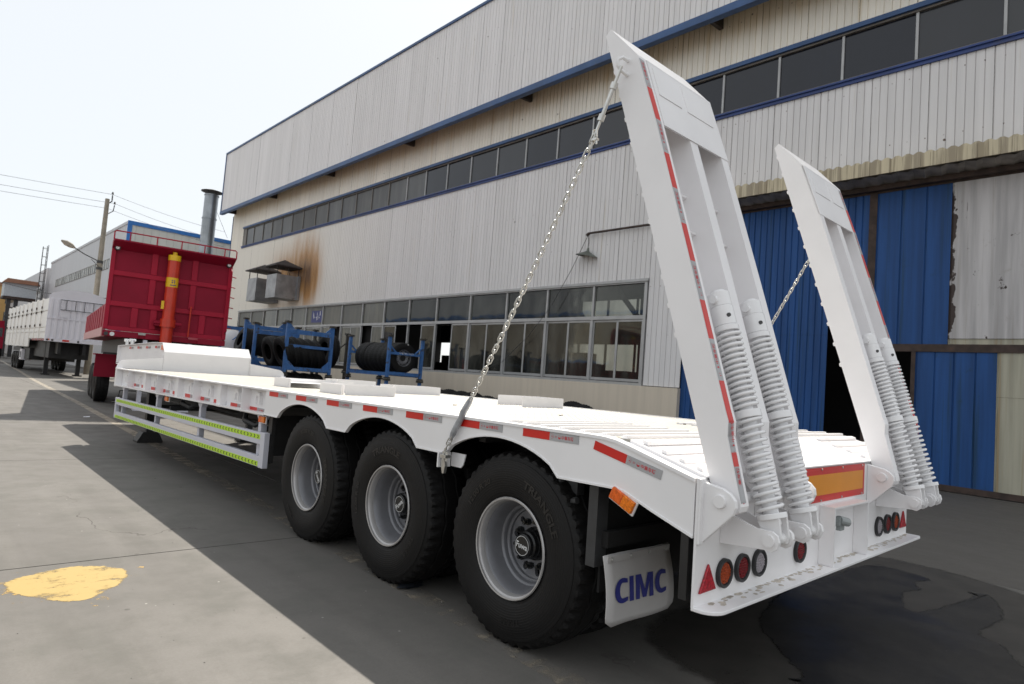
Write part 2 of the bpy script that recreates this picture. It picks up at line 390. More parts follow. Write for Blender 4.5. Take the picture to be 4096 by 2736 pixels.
def ground_mat(name='concrete_paving', dark=None):
    m, nt, b = newmat(name)
    v = pos(nt)
    n1 = noise(nt, v, .35, 6, .6); n2 = noise(nt, v, 2.6, 6, .65); n3 = noise(nt, v, 60, 3, .7); n4 = noise(nt, pos(nt, (3., .35, 1)), 1.0, 5, .6)
    c = mix(nt, ramp(nt, n1, .3, .7), (.124,.115,.106), (.156,.146,.135))
    c = mix(nt, mth(nt, 'MULTIPLY', ramp(nt, n2, .42, .70), .5), c, (.105,.105,.094))
    c = mix(nt, mth(nt, 'MULTIPLY', ramp(nt, n4, .5, .75), .3), c, (.205,.192,.174))
    c = mix(nt, mth(nt, 'MULTIPLY', ramp(nt, n3, .35, .7), .42), c, (.125,.115,.10))
    # oil drips, pits and pale crumbs
    vo = N(nt, 'ShaderNodeTexVoronoi'); vo.inputs['Scale'].default_value = 3.1; nt.links.new(v, vo.inputs['Vector'])
    big = noise(nt, v, .9, 2)
    d = mth(nt, 'MULTIPLY', ramp(nt, vo.outputs[0], .03, .065, 1, 0), ramp(nt, big, .42, .5))
    c = mix(nt, d, c, (.04,.035,.03))
    vo2 = N(nt, 'ShaderNodeTexVoronoi'); vo2.inputs['Scale'].default_value = 5.1; nt.links.new(v, vo2.inputs['Vector'])
    c = mix(nt, mth(nt, 'MULTIPLY', ramp(nt, vo2.outputs[0], .02, .05, 1, 0), .7), c, (.42,.40,.37))
    wv = N(nt, 'ShaderNodeVectorMath', operation='ADD'); nt.links.new(v, wv.inputs[0])
    nn = N(nt, 'ShaderNodeTexNoise'); nn.inputs['Scale'].default_value = 1.6; nn.inputs['Detail'].default_value = 5; nt.links.new(v, nn.inputs['Vector']); nt.links.new(nn.outputs['Color'], wv.inputs[1])
    vc = N(nt, 'ShaderNodeTexVoronoi'); vc.feature = 'DISTANCE_TO_EDGE'; vc.inputs['Scale'].default_value = .33; nt.links.new(wv.outputs[0], vc.inputs['Vector'])
    c = mix(nt, mth(nt, 'MULTIPLY', ramp(nt, vc.outputs[0], .001, .0035, 1, 0), ramp(nt, noise(nt, v, .5, 2), .56, .62)), c, (.05,.043,.037))
    tt_ = ramp(nt, noise(nt, pos(nt, (2.4, .10, 1)), 1.0, 4, .6), .50, .72)
    c = mix(nt, mth(nt, 'MULTIPLY', tt_, .35), c, (.095,.087,.079))
    st = ramp(nt, noise(nt, pos(nt, (1.3,1.,1)), 1.5, 8, .75), .66, .76)
    c = mix(nt, mth(nt, 'MULTIPLY', st, .55), c, (.075,.065,.055))
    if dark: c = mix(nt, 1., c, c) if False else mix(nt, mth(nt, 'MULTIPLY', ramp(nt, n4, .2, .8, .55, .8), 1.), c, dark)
    nt.links.new(c, b.inputs['Base Color'])
    nt.links.new(ramp(nt, n2, .3, .7, .62, .8), b.inputs['Roughness']); b.inputs['Specular IOR Level'].default_value = .3
    bump(nt, b, n3, .25, .004)
    return m
M['ground'] = ground_mat()
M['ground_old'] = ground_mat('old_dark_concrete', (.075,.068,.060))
M['joint'] = simple('dark_joint_filler', (.06,.052,.045), .9, var=.3)
M['far_ground'] = ground_mat('far_concrete')
def worn_paint(name, col, a, b_, under=None, edge=0):
    m, nt, b = newmat(name); v = pos(nt)
    n1 = noise(nt, v, 5, 8, .75); n2 = noise(nt, pos(nt, (1,3,1)), 2., 5, .6)
    fac = mth(nt, 'ADD', mth(nt, 'MULTIPLY', n1, .6), mth(nt, 'MULTIPLY', n2, .4))
    if under:
        g = N(nt, 'ShaderNodeNewGeometry'); sp = N(nt, 'ShaderNodeSeparateXYZ'); nt.links.new(g.outputs['Position'], sp.inputs[0])
        fac = mth(nt, 'ADD', fac, ramp(nt, sp.outputs[1], 4., 13., .13, 0.))
    if edge:
        ae = N(nt, 'ShaderNodeAttribute', attribute_name='edge')
        fac = mth(nt, 'ADD', fac, mth(nt, 'MULTIPLY', mth(nt, 'POWER', mth(nt, 'SUBTRACT', 1., ae.outputs['Fac']), 2.), edge))
    t = N(nt, 'ShaderNodeBsdfTransparent'); mx = N(nt, 'ShaderNodeMixShader'); out = nt.nodes['Material Output']
    nt.links.new(ramp(nt, fac, a, b_), mx.inputs[0])
    nt.links.new(b.outputs[0], mx.inputs[1]); nt.links.new(t.outputs[0], mx.inputs[2]); nt.links.new(mx.outputs[0], out.inputs[0])
    b.inputs['Base Color'].default_value = (*col, 1); b.inputs['Roughness'].default_value = .6
    return m
M['line'] = worn_paint('worn_line_paint', (.30,.26,.205), .47, .66, under=True)
M['ypatch'] = worn_paint('worn_yellow_paint', (.40,.275,.08), .50, .63, edge=.36)
M['ysplash'] = worn_paint('yellow_paint_spatter', (.44,.275,.062), .42, .455)
def wet_mat():
    m, nt, b = newmat('wet_oily_concrete'); v = pos(nt)
    c = mix(nt, ramp(nt, noise(nt, v, 2., 6, .7), .35, .7), (.014,.0125,.0115), (.028,.025,.022))
    c = mix(nt, ramp(nt, noise(nt, v, 30, 4, .7), .70, .73), c, (.16,.09,.045))
    nt.links.new(c, b.inputs['Base Color']); nt.links.new(ramp(nt, noise(nt, v, 1.5, 4), .3, .7, .35, .65), b.inputs['Roughness'])
    return m
def soft_edge(m, amt, sc_):
    nt = m.node_tree; b = nt.nodes['Principled BSDF']; out = nt.nodes['Material Output']
    ae = N(nt, 'ShaderNodeAttribute', attribute_name='edge'); v = pos(nt)
    f = mth(nt, 'ADD', ae.outputs['Fac'], mth(nt, 'MULTIPLY', mth(nt, 'SUBTRACT', noise(nt, v, sc_, 6, .7), .5), 1.1))
    t = N(nt, 'ShaderNodeBsdfTransparent'); mx = N(nt, 'ShaderNodeMixShader')
    nt.links.new(ramp(nt, f, .15, .9, 0., amt), mx.inputs[0]); nt.links.new(t.outputs[0], mx.inputs[1]); nt.links.new(b.outputs[0], mx.inputs[2]); nt.links.new(mx.outputs[0], out.inputs[0])
    return m
M['wet'] = soft_edge(wet_mat(), .97, 14)
M['damp'] = soft_edge(simple('damp_concrete', (.055,.049,.043), .6, var=.25, scale=4), .75, 5)

# ------------------------------------------------------------------ ground
gs = MB().box(-900, 900, -300, 2500, -.5, -.014).build('ground', M['joint']); struct(gs)
XJ = [-16.06,-12.16,-8.26,-4.36,-.46,3.44,7.35,11.34]; YJ = [-11.35+5.1*i for i in range(20)]
for i in range(len(XJ)-1):
    for j in range(len(YJ)-1):
        x0, x1, y0, y1 = XJ[i]+.006, XJ[i+1]-.006, YJ[j]+.007, YJ[j+1]-.007
        if i == len(XJ)-2: x1 = 11.30
        if y0 > 60: break
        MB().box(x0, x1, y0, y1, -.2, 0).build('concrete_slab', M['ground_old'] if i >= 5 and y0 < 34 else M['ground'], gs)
far = MB()
far.box(-900, XJ[0]-.006, -300, 2500, -.2, 0); far.box(XJ[-1], 900, 61, 2500, -.2, 0); far.box(XJ[0]+.006, XJ[-1], 65.2, 2500, -.2, 0); far.box(XJ[0]+.006, 900, -300, YJ[0]-.007, -.2, 0); far.box(XJ[-1], 900, YJ[0], 61, -.2, 0)
struct(far.build('yard_surface', M['far_ground']))
# painted line (slightly skewed to the trailer) and yellow paint patch
ln = MB(); pts = [(-1.68,-4),(-1.23,4.9),(-1.11,6.58),(-.91,10.9),(-.47,20.99),(-.22,28),(.0,34.),(.5,44.),(1.16,58.4),(1.9,75)]
for k in range(len(pts)-1):
    (xa, ya), (xb, yb) = pts[k], pts[k+1]; w = .085
    ln.add([(xa-w,ya,.0015),(xa+w,ya,.0015),(xb+w,yb,.0015),(xb-w,yb,.0015)], [(0,1,2,3)])
struct(ln.build('painted_line', M['line']))
def blob(cx, cy, pts, z, name, mat, jit=.02, n=8, rim_w=.03):
    P = []
    for i in range(len(pts)):
        a = Vector((*pts[i], 0)); b = Vector((*pts[(i+1) % len(pts)], 0)); p0 = Vector((*pts[i-1], 0)); q = Vector((*pts[(i+2) % len(pts)], 0))
        for t in range(n):
            u = t/n
            c = .5*((2*a)+(b-p0)*u+(2*p0-5*a+4*b-q)*u*u+(3*a-p0-3*b+q)*u**3)
            P.append((c.x+random.uniform(-jit, jit), c.y+random.uniform(-jit, jit), z))
    area = sum(P[i-1][0]*P[i][1]-P[i][0]*P[i-1][1] for i in range(len(P))); sg = 1 if area > 0 else -1
    Q = []
    for i in range(len(P)):
        a = Vector(P[i-2]); b = Vector(P[(i+2) % len(P)]); t = (b-a).normalized(); Q.append((P[i][0]-sg*t.y*rim_w, P[i][1]+sg*t.x*rim_w, z))
    bm = bmesh.new(); po = [bm.verts.new(p) for p in P]; qi = [bm.verts.new(p) for p in Q]; k = len(P)
    for i in range(k): bm.faces.new((po[i], po[(i+1) % k], qi[(i+1) % k], qi[i]))
    f = bm.faces.new(qi); bmesh.ops.triangulate(bm, faces=[f], ngon_method='EAR_CLIP')
    me = bpy.data.meshes.new(name); bm.to_mesh(me); bm.free(); me.materials.append(mat)
    at_ = me.attributes.new('edge', 'FLOAT', 'POINT')
    for i in range(k): at_.data[i].value = 0.; at_.data[k+i].value = 1.
    o = bpy.data.objects.new(name, me); C.objects.link(o); return o
yp0 = [(-3.52,3.60),(-3.40,3.74),(-3.16,3.83),(-2.97,3.76),(-2.86,3.60),(-2.93,3.35),(-3.15,3.12),(-3.31,3.16),(-3.46,3.36)]
yp = [(-3.22+(x+3.22)*1.09, 3.48+(y-3.48)*1.10) for x, y in yp0]
yr = [(-3.22+(x+3.22)*1.2, 3.48+(y-3.48)*1.25) for x, y in yp]
struct(blob(-3.22, 3.48, yr, .0007, 'paint_spatter', M['ysplash'], .03))
struct(blob(-3.22, 3.48, yp, .0013, 'yellow_paint_patch', M['ypatch'], .006, 14, .05))
wp = [(.28,.54),(.9,.74),(1.337,.80),(2.06,.79),(2.88,.735),(3.09,.56),(2.99,.17),(2.70,.21),(2.48,.11),(2.20,.16),(1.72,.0),(2.15,-.11),(2.71,-.18),(2.81,-.134),(2.9,-.3),(2.27,-.5),(1.64,-.48),(1.475,-.63),(1.18,-.77),(.6,-1.2),(-.3,-.9),(-.41,-.02),(-.255,.05)]
struct(blob(1.2, .2, wp, .0026, 'wet_patch', M['wet'], .010, 10, .05))
dp = [(-.6,.9),(.8,1.1),(3.2,1.0),(3.6,.4),(3.3,-.5),(2.2,-1.0),(1.9,-1.6),(-.4,-1.8),(-.9,-.4)]
struct(blob(1.2, .0, dp, .0012, 'damp_patch', M['damp'], .02, 10, .14))
rg = MB()
for k in range(14):
    a = random.uniform(0, 6.28); rg.add([(-1.33+.13*math.cos(a+t)*random.uniform(.6,1)+.03*k/14, 2.35+.06*math.sin(a+t), .006+.012*random.random()) for t in (0,1.7,3.4,4.6)], [(0,1,2,3)])
tag(rg.build('rag', simple('dark_blue_rag', (.015,.02,.03), .8)), 'crumpled dark rag on the ground beside the middle left tyre', 'rag')
tag(MB().add([(-1.14,15.6,.006),(-1.02,15.58,.012),(-1.0,15.7,.02),(-1.12,15.74,.006)], [(0,1,2,3)]).build('paper_scrap', simple('white_paper', (.75,.75,.8), .7)), 'small white paper scrap on the road beyond the side guard', 'litter')

gr = MB(); random.seed(21)
for k in range(420):
    d = random.uniform(1.6, 9); a = random.uniform(-.35, 1.75); x = CAM[1]+d*math.sin(a); y = CAM[2]+d*math.cos(a); r = random.uniform(.0015, .0035)*(1 if random.random() < .95 else 1.7)
    gr.add([(x-r,y-r*.7,.0),(x+r,y-r,.0),(x+r*.8,y+r,.0),(x-r,y+r*.9,.0),(x,y,r*1.1)], [(0,1,4),(1,2,4),(2,3,4),(3,0,4)])
stuff(gr.build('grit', simple('grey_grit', (.22,.205,.185), .9, var=.6, scale=60)))
# ------------------------------------------------------------------ factory building
BX = 11.36; OX = 10.48; YN = -3.2; YF = 44.65
bld = thing('factory_building', 'long pale corrugated factory hall with overhanging upper storey and blue trim', 'factory', (BX, YF, 0))
def bpart(mb, name, mat, parent=None, **k):
    o = mb.build(name, mat, bld if parent is None else parent, **k)
    if parent is None: o.matrix_parent_inverse = Matrix.Translation((-BX, -YF, 0))
    return o
def bloc(o): o.matrix_parent_inverse = Matrix.Translation((-BX, -YF, 0)); return o
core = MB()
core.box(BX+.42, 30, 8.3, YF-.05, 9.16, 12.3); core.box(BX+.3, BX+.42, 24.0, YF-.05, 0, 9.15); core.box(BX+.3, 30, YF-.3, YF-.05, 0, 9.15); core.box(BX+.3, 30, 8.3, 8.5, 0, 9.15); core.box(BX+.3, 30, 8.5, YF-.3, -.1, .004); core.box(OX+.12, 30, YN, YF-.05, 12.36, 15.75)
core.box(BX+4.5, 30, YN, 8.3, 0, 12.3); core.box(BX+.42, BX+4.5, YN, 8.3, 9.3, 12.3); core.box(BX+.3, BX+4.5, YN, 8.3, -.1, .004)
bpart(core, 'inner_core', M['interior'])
bw = MB(); YB = [8.5, 24.0]
bw.box(29.8, 30, 8.5, 44.3, 0, 2.6).box(29.8, 30, 8.5, 44.3, 4.6, 6.4).box(29.8, 30, 8.5, 44.3, 7.6, 9.15)
WK = bpart(bw, 'rear_wall', simple('grey_workshop_wall', (.10,.10,.095), .8, var=.2))
for k in range(15):
    y = 9+k*2.4
    for (z0, z1) in ((2.6,4.6),(6.4,7.6)): MB().box(29.85, 29.95, y-.07, y+.07, z0, z1).build('rear_mullion', M['black'], WK)
for y in (12, 18.5, 25, 31.5, 38): MB().box(24, 24.4, y, y+.4, 0, 9.15).build('steel_column', M['black'], WK)
for y in (10.5, 14, 17.5, 21, 24.5, 28, 31.5, 35): MB().tube([(22,y,5.2),(22,y+3.2,8.6)], .13, 6).build('truss_brace', M['black'], WK)
MB().box(21.9,22.1,8.5,44,5.05,5.3).build('truss_beam', M['black'], WK)
for (x, y, w, h) in ((16,11,1.6,2.3),(18,15,2.2,1.9),(20,19,1.5,2.8),(15,21,1.2,1.7),(24,26,3,3.4),(23,33,2.5,2.6),(26,30,1.5,4.2),(20,25,2.,2.2)):
    MB().box(x, x+1.4, y, y+w, 0, h).box(x+.3, x+1., y+.2, y+w-.3, h, h+.5).build('machine_cabinet', simple('machine_paint', (.14,.15,.13), .5), WK)
def panel_mesh(h, w=1.196, ribs=7, key={}):
    if (h, w) in key: return key[(h, w)]
    mb = MB(); p = w/ribs; prof = []
    for k in range(ribs):
        y = k*p
        prof += [(0, y), (0, y+p-.022), (.022, y+p-.016), (.022, y+p-.006)]
    prof.append((0, w))
    vs = []; fs = []
    for x, y in prof: vs += [(x, y, 0), (x, y, h)]
    for k in range(len(prof)-1): fs.append((2*k, 2*k+1, 2*k+3, 2*k+2))
    me = mb.add(vs, fs).mesh('cladding_panel', None); key[(h, w)] = me; return me
def clad_run(y0, y1, z0, z1, x, mat, name='cladding_panel'):
    n = max(1, round((y1-y0)/1.2)); w = (y1-y0)/n
    me = panel_mesh(round(z1-z0, 3), round(w-.006, 4), max(2, round(w/.171))).copy(); me.materials.clear(); me.materials.append(mat)
    for k in range(n):
        o = inst(name, me, bld, (x+random.uniform(-.004, .004), y0+k*w, z0)); bloc(o)
clad_run(9.47, 41.87, 4.87, 9.14, BX, M['clad'])
clad_run(41.87, YF, 0.05, 9.14, BX, M['clad'])
clad_run(YN, 8.25, 6.9, 9.14, BX, M['clad'])
clad_run(8.25, 9.47, 1.74, 9.14, BX, M['clad'])
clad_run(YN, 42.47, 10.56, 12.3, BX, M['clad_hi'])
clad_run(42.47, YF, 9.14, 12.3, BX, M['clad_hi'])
clad_run(YN, YF, 11.72, 15.8, OX, M['clad_over'])
# trims
bpart(MB().box(OX-.06, OX+.12, YN, YF+.06, 15.78, 15.88), 'roof_edge_trim', M['blue_trim'])
bpart(MB().box(OX-.07, OX+.02, YN, YF+.06, 11.56, 11.74).box(OX-.07, OX+.14, YN, YF+.06, 11.53, 11.557), 'overhang_bottom_trim', M['blue_trim'])
bpart(MB().box(OX-.05, OX+.3, YF, YF+.06, 11.6, 15.78), 'overhang_corner_trim', M['blue_trim'])
bpart(MB().box(OX+.03, BX+.3, YN, YF-.002, 12.31, 12.35), 'soffit', M['canopy_under'])
bpart(MB().box(BX-.03, BX+.12, YF, YF+.05, 0, 11.6), 'corner_trim', M['blue_trim'])
bpart(MB().box(BX-.07, BX+.03, YN, 42.5, 10.45, 10.565), 'window_head_trim', M['blue_trim'])
bpart(MB().box(BX-.09, BX+.05, YN, 42.5, 9.20, 9.245).box(BX-.05, BX+.03, YN, 42.5, 9.12, 9.2), 'window_sill_trim', M['navy'])
for y in (7.6, 15.1, 22.55, 30.0, 37.42, 44.3):
    bpart(MB().prism([(OX+.04, 12.3), (BX-.005, 12.3), (BX-.005, 11.72), (OX+.04, 11.66)], 'y', y-.06, y+.06), 'overhang_bracket', M['soffit'])
# clerestory ribbon window
CY = [42.47,41.95,40.73,39.21,37.83,36.35,34.90,33.43,31.91,30.43,28.93,27.45,25.93,24.40,22.89,21.44,19.91,18.35,16.77,15.2,13.63,12.07,10.55,9.0,7.45,5.9,4.35,2.8,1.22,-.33,-1.88,YN]
rw = bpart(MB().box(BX+.0, BX+.11, YN, 42.47, 9.245, 9.30).box(BX+.0, BX+.11, YN, 42.47, 10.40, 10.45), 'ribbon_window', M['brownframe'])
for k in range(len(CY)-1):
    ya, yb = CY[k+1], CY[k]
    if k == 0:
        MB().box(BX+.02, BX+.1, ya, yb, 9.3, 10.4).build('frame', M['brownframe'], rw); continue
    g = MB().box(BX+.07+random.uniform(-.004,.004), BX+.085, ya+.03, yb-.03, 9.302, 10.398).build('pane', M['glass_cl'] if k < 15 else M['glass'], rw)
    MB().box(BX+.03, BX+.10, ya-.028, ya+.028, 9.301, 10.399).build('mullion', M['brownframe'] if k < 13 else M['alu'], rw)
# ground floor window band
LY = [9.56,11.53,13.55,15.58,17.65,19.82,21.82,23.83,25.78,27.8,29.85,31.8,33.7,35.72,37.65,39.65,41.75]
lw = bpart(MB().box(BX-.02, BX+.1, 9.5, 41.82, 4.75, 4.85).box(BX-.01, BX+.1, 9.5, 41.82, 3.68, 3.79).box(BX-.02, BX+.12, 9.5, 41.82, 1.72, 1.80).box(BX-.02, BX+.1, 9.5, 9.6, 1.8, 4.75), 'ground_floor_window', M['alu'])
bpart(MB().box(BX-.06, BX-.022, 9.46, 41.84, 4.79, 4.87), 'window_head_flashing', M['alu'])
openings = {(4,1), (9,0), (7,1), (6,0), (5,1)}
for k in range(len(LY)-1):
    a, b = LY[k], LY[k+1]; mid = (a+b)/2
    gm = M['glass_clear'] if k < 7 else M['glass_dust']
    MB().box(BX, BX+.09, b-.035, b+.035, 1.80, 4.75).build('mullion', M['alu'], lw)
    MB().box(BX+.06+random.uniform(-.003,.003), BX+.072, a+.04, b-.04, 3.80, 4.74).build('pane', gm, lw)
    for h, (p, q) in enumerate(((a+.035, mid), (mid, b-.035))):
        if (k, h) in openings: continue
        dx = .0 if h == 0 else .03
        fr = MB(); x0 = BX+.02+dx
        fr.box(x0, x0+.03, p, p+.05, 1.82, 3.67); fr.box(x0, x0+.03, q-.05, q, 1.82, 3.67); fr.box(x0+.002, x0+.028, p+.05, q-.05, 1.82, 1.9); fr.box(x0+.002, x0+.028, p+.05, q-.05, 3.61, 3.67)
        fr.build('sash', M['alu'], lw)
        MB().box(x0+.012, x0+.02, p+.05, q-.05, 1.9, 3.61).build('pane', gm, lw)
ps = bpart(MB().box(BX+.055, BX+.058, 29.98, 31.2, 3.92, 4.55), 'window_poster', simple('violet_blue_poster', (.07,.08,.22), .6, var=.2))
pm = MB()
for k in range(3):
    for t in range(5):
        y = 31.05-k*.33-random.uniform(0,.2); z = 4.05+random.uniform(0,.3)
        pm.box(BX+.050, BX+.0545, y-.1, y, z, z+.03) if t % 2 else pm.box(BX+.050, BX+.0545, y-.03, y, z-.05, z+.16)
pm.build('poster_print', M['whiteprint'], ps)
bpart(MB().box(BX-.08, BX+.2, 8.25, 41.85, -.2, 1.72), 'plinth', M['plinth'])
# sliding doors and canopy
DX = BX+.06
dr = bpart(MB().box(DX-.02, DX+.10, 3.46, 3.62, .1, 6.4).box(DX-.03, DX+.10, 2.60, 2.68, .06, 2.86).box(DX-.035, DX+.10, YN, 3.46, 2.84, 3.0).box(DX-.02, DX+.1, YN, 8.25, 6.4, 6.5).box(DX-.03, DX+.1, YN, 3.46, .02, .14), 'sliding_door', M['rust'])
def door_sheet(y0, y1, z0, z1, mat, rib=.2, tilt=0., name='door_panel', dx=0.):
    n = max(1, round((y1-y0)/rib)); w = (y1-y0)/n; prof = []
    for k in range(n): prof += [(0, y0+k*w), (0, y0+(k+1)*w-.035), (.02, y0+(k+1)*w-.022), (.02, y0+(k+1)*w-.012)]
    prof.append((0, y1)); vs = []; fs = []
    for x, y in prof: vs += [(DX+dx+x, y+tilt, z0), (DX+dx+x, y, z1)]
    for k in range(len(prof)-1): fs.append((2*k, 2*k+1, 2*k+3, 2*k+2))
    return MB().add(vs, fs).build(name, mat, dr)
door_sheet(6.35, 8.25, .1, 6.4, M['door_blue'], .16); 
door_sheet(4.42, 6.345, 3.2, 6.4, M['door_blue'], .16)
door_sheet(4.42, 6.345, .1, 3.197, M['door_blue'], .16)
door_sheet(3.62, 4.415, 3.9, 6.4, M['door_blue'], .16)
door_sheet(2.04, 3.46, 3.0, 6.4, M['door_blue'], .45)
door_sheet(.62, 2.035, 3.12, 6.4, M['door_white'], 1.5)
door_sheet(.62, 2.035, 3.0, 3.117, M['door_cream'], 1.5, dx=.02)
door_sheet(YN, .615, 3.0, 6.4, M['door_white'], 1.5)
door_sheet(1.93, 2.6, .14, 2.84, M['door_blue'], .34, dx=-.01)
door_sheet(1.2, 1.927, .14, 2.84, M['door_blue'], .4, dx=-.01)
door_sheet(.45, 1.197, 1.97, 2.84, M['door_cream'], .8, dx=-.01)
door_sheet(.45, 1.197, .14, 1.967, M['door_cream'], .8, dx=-.005)
door_sheet(YN, .445, .14, 2.84, M['door_cream'], .8, dx=-.01)
MB().box(BX+2.2, BX+2.23, 4.1, 4.4, 1.9, 2.6).build('inner_pane', M['glass_dust'], dr)
cn = bpart(MB().box(BX-.62, BX+.02, YN, 8.6, 6.62, 6.64), 'canopy', M['canopy_under'])
fy = YN
while fy < 8.6:
    w = random.choice((.17,.2,.23)); e = min(fy+w, 8.6)
    MB().box(BX-.66+random.uniform(-.006,.006), BX-.625, fy+.004, e, 6.61, 6.90+random.uniform(-.006,.006)).build('fascia_strip', M['fascia'], cn); fy = e
tt = MB(); ribs = []
for k in range(60):
    y = YN+k*.2
    if y > 8.5: break
    tt.prism([(y, 6.905), (y+.07, 6.95), (y+.13, 6.95), (y+.2, 6.905), (y+.2, 6.89), (y, 6.89)], 'x', BX-.64, BX-.01)
tt.build('canopy_sheet', M['fascia'], cn)
ub = MB(); n_ = 118; vs = []; fs = []
for k in range(n_+1):
    y = YN+k*.1; z = 6.585+.022*math.sin(k*math.pi/1.5)
    vs += [(BX-.615, y, z), (BX-.0, y+.12, z-.03)]
for k in range(n_): fs.append((2*k, 2*k+1, 2*k+3, 2*k+2))
ub.add(vs, fs).build('underside_sheet', M['canopy_under'], cn)
MB().box(BX-.1, BX+.05, YN, 8.6, 6.44, 6.55).build('door_track', M['rust'], cn)

# wall lamp on its pipe arm
wl = thing('wall_lamp', 'green enamel lamp hanging from a dark pipe arm on the factory wall', 'lamp', (BX-.12, 9.3, 6.44))
MB().cyl((0,-.0,0), (-.02,2.5,.01), .035, 10).build('pipe_arm', M['rust'], wl)
MB().cyl((-.02,2.48,0), (-.03,2.56,-.05), .05, 10).build('elbow', M['rust'], wl)
MB().tube([(-.02,2.5,-.03),(-.02,2.47,-.3),(-.02,2.49,-.6)], .011, 6).build('lamp_cord', M['wire'], wl)
mm = Matrix.Translation((-.02,2.49,-.62)) @ Matrix.Rotation(R(10), 4, 'X') @ Matrix.Rotation(R(90), 4, 'Y')
MB().lathe([(-.16,.03),(-.06,.05),(-.02,.10),(.10,.36),(.115,.365),(.09,.30),(.0,.10)], 24, mm).build('lamp_shade', M['lampgrey'], wl, smooth=40)
MB().tube([(-.02,2.5,-.03),(-.03,3.1,-1.1),(-.04,3.9,-2.3),(-.03,4.9,-3.3),(0.05,6.2,-4.2),(.1,7.5,-4.6)], .009, 6).build('loose_cable', M['wire'], wl)

# smoke hoods
def hood(y, label, z0, z1):
    t = thing('exhaust_hood', label, 'exhaust hood', (10.0, y, z0), 'steel exhaust hoods on the factory wall')
    h = z1-z0; b = MB(); w = 1.3
    b.add([(0,0,.0),(0,w,.0),(1.33,w,0),(1.33,0,0),(0,0,h),(0,w,h),(1.33,w,h),(1.33,0,h)], [(0,1,5,4),(1,2,6,5),(3,0,4,7),(0,3,2,1)])
    b.add([(.02,.02,h-.02),(.02,w-.02,h-.02),(1.31,w-.02,h-.02),(1.31,.02,h-.02)], [(0,1,2,3)])
    b.box(1.2, 1.33, -.12, 0, -.05, h+.02).box(-.01, 1.33, -.012, w+.012, -.05, 0.02)
    b.build('hood_box', M['hood'], t)
    for px, py in ((.05,.05),(.65,.05),(1.25,.05),(.05,w-.05),(1.25,w-.05)): MB().cyl((px,py,h-.05), (px,py,h+.52), .022, 6).build('strut', M['hoodroof'], t)
    r = MB(); ov = .16
    r.add([(-ov,-ov,h+.5),(1.33+ov*.4,-ov,h+.5),(1.33+ov*.4,w+ov,h+.5),(-ov,w+ov,h+.5),(.66,w/2,h+.92)], [(0,1,4),(1,2,4),(2,3,4),(3,0,4),(0,3,2,1)])
    r.box(-ov, 1.33+ov*.4, -ov, w+ov, h+.44, h+.497)
    r.build('hood_roof', M['hoodroof'], t)
hood(32.95, 'grey steel exhaust hood with sooty pitched roof, the one nearer the wall lamp', 5.24, 6.5)
hood(35.75, 'grey steel exhaust hood half hidden behind the other, beside the red trailer', 5.18, 6.46)

# ------------------------------------------------------------------ low-bed trailer
TZ = 1.276
tr = thing('lowbed_trailer', 'white three-axle low-bed semi-trailer with two raised loading ramps at its rear', 'trailer')
PV = Vector((-1.5, 1.5, 1.27))
rot = Matrix.Rotation(-.0034, 4, 'X') @ Matrix.Rotation(-.007, 4, 'Y')
tr.matrix_world = Matrix.Translation(PV) @ rot @ Matrix.Translation(-PV)
YG = 11.25          # rear face of the gooseneck
W2 = 1.5
def part(mb, name, mat, parent=tr, **k): return mb.build(name, mat, parent, **k)
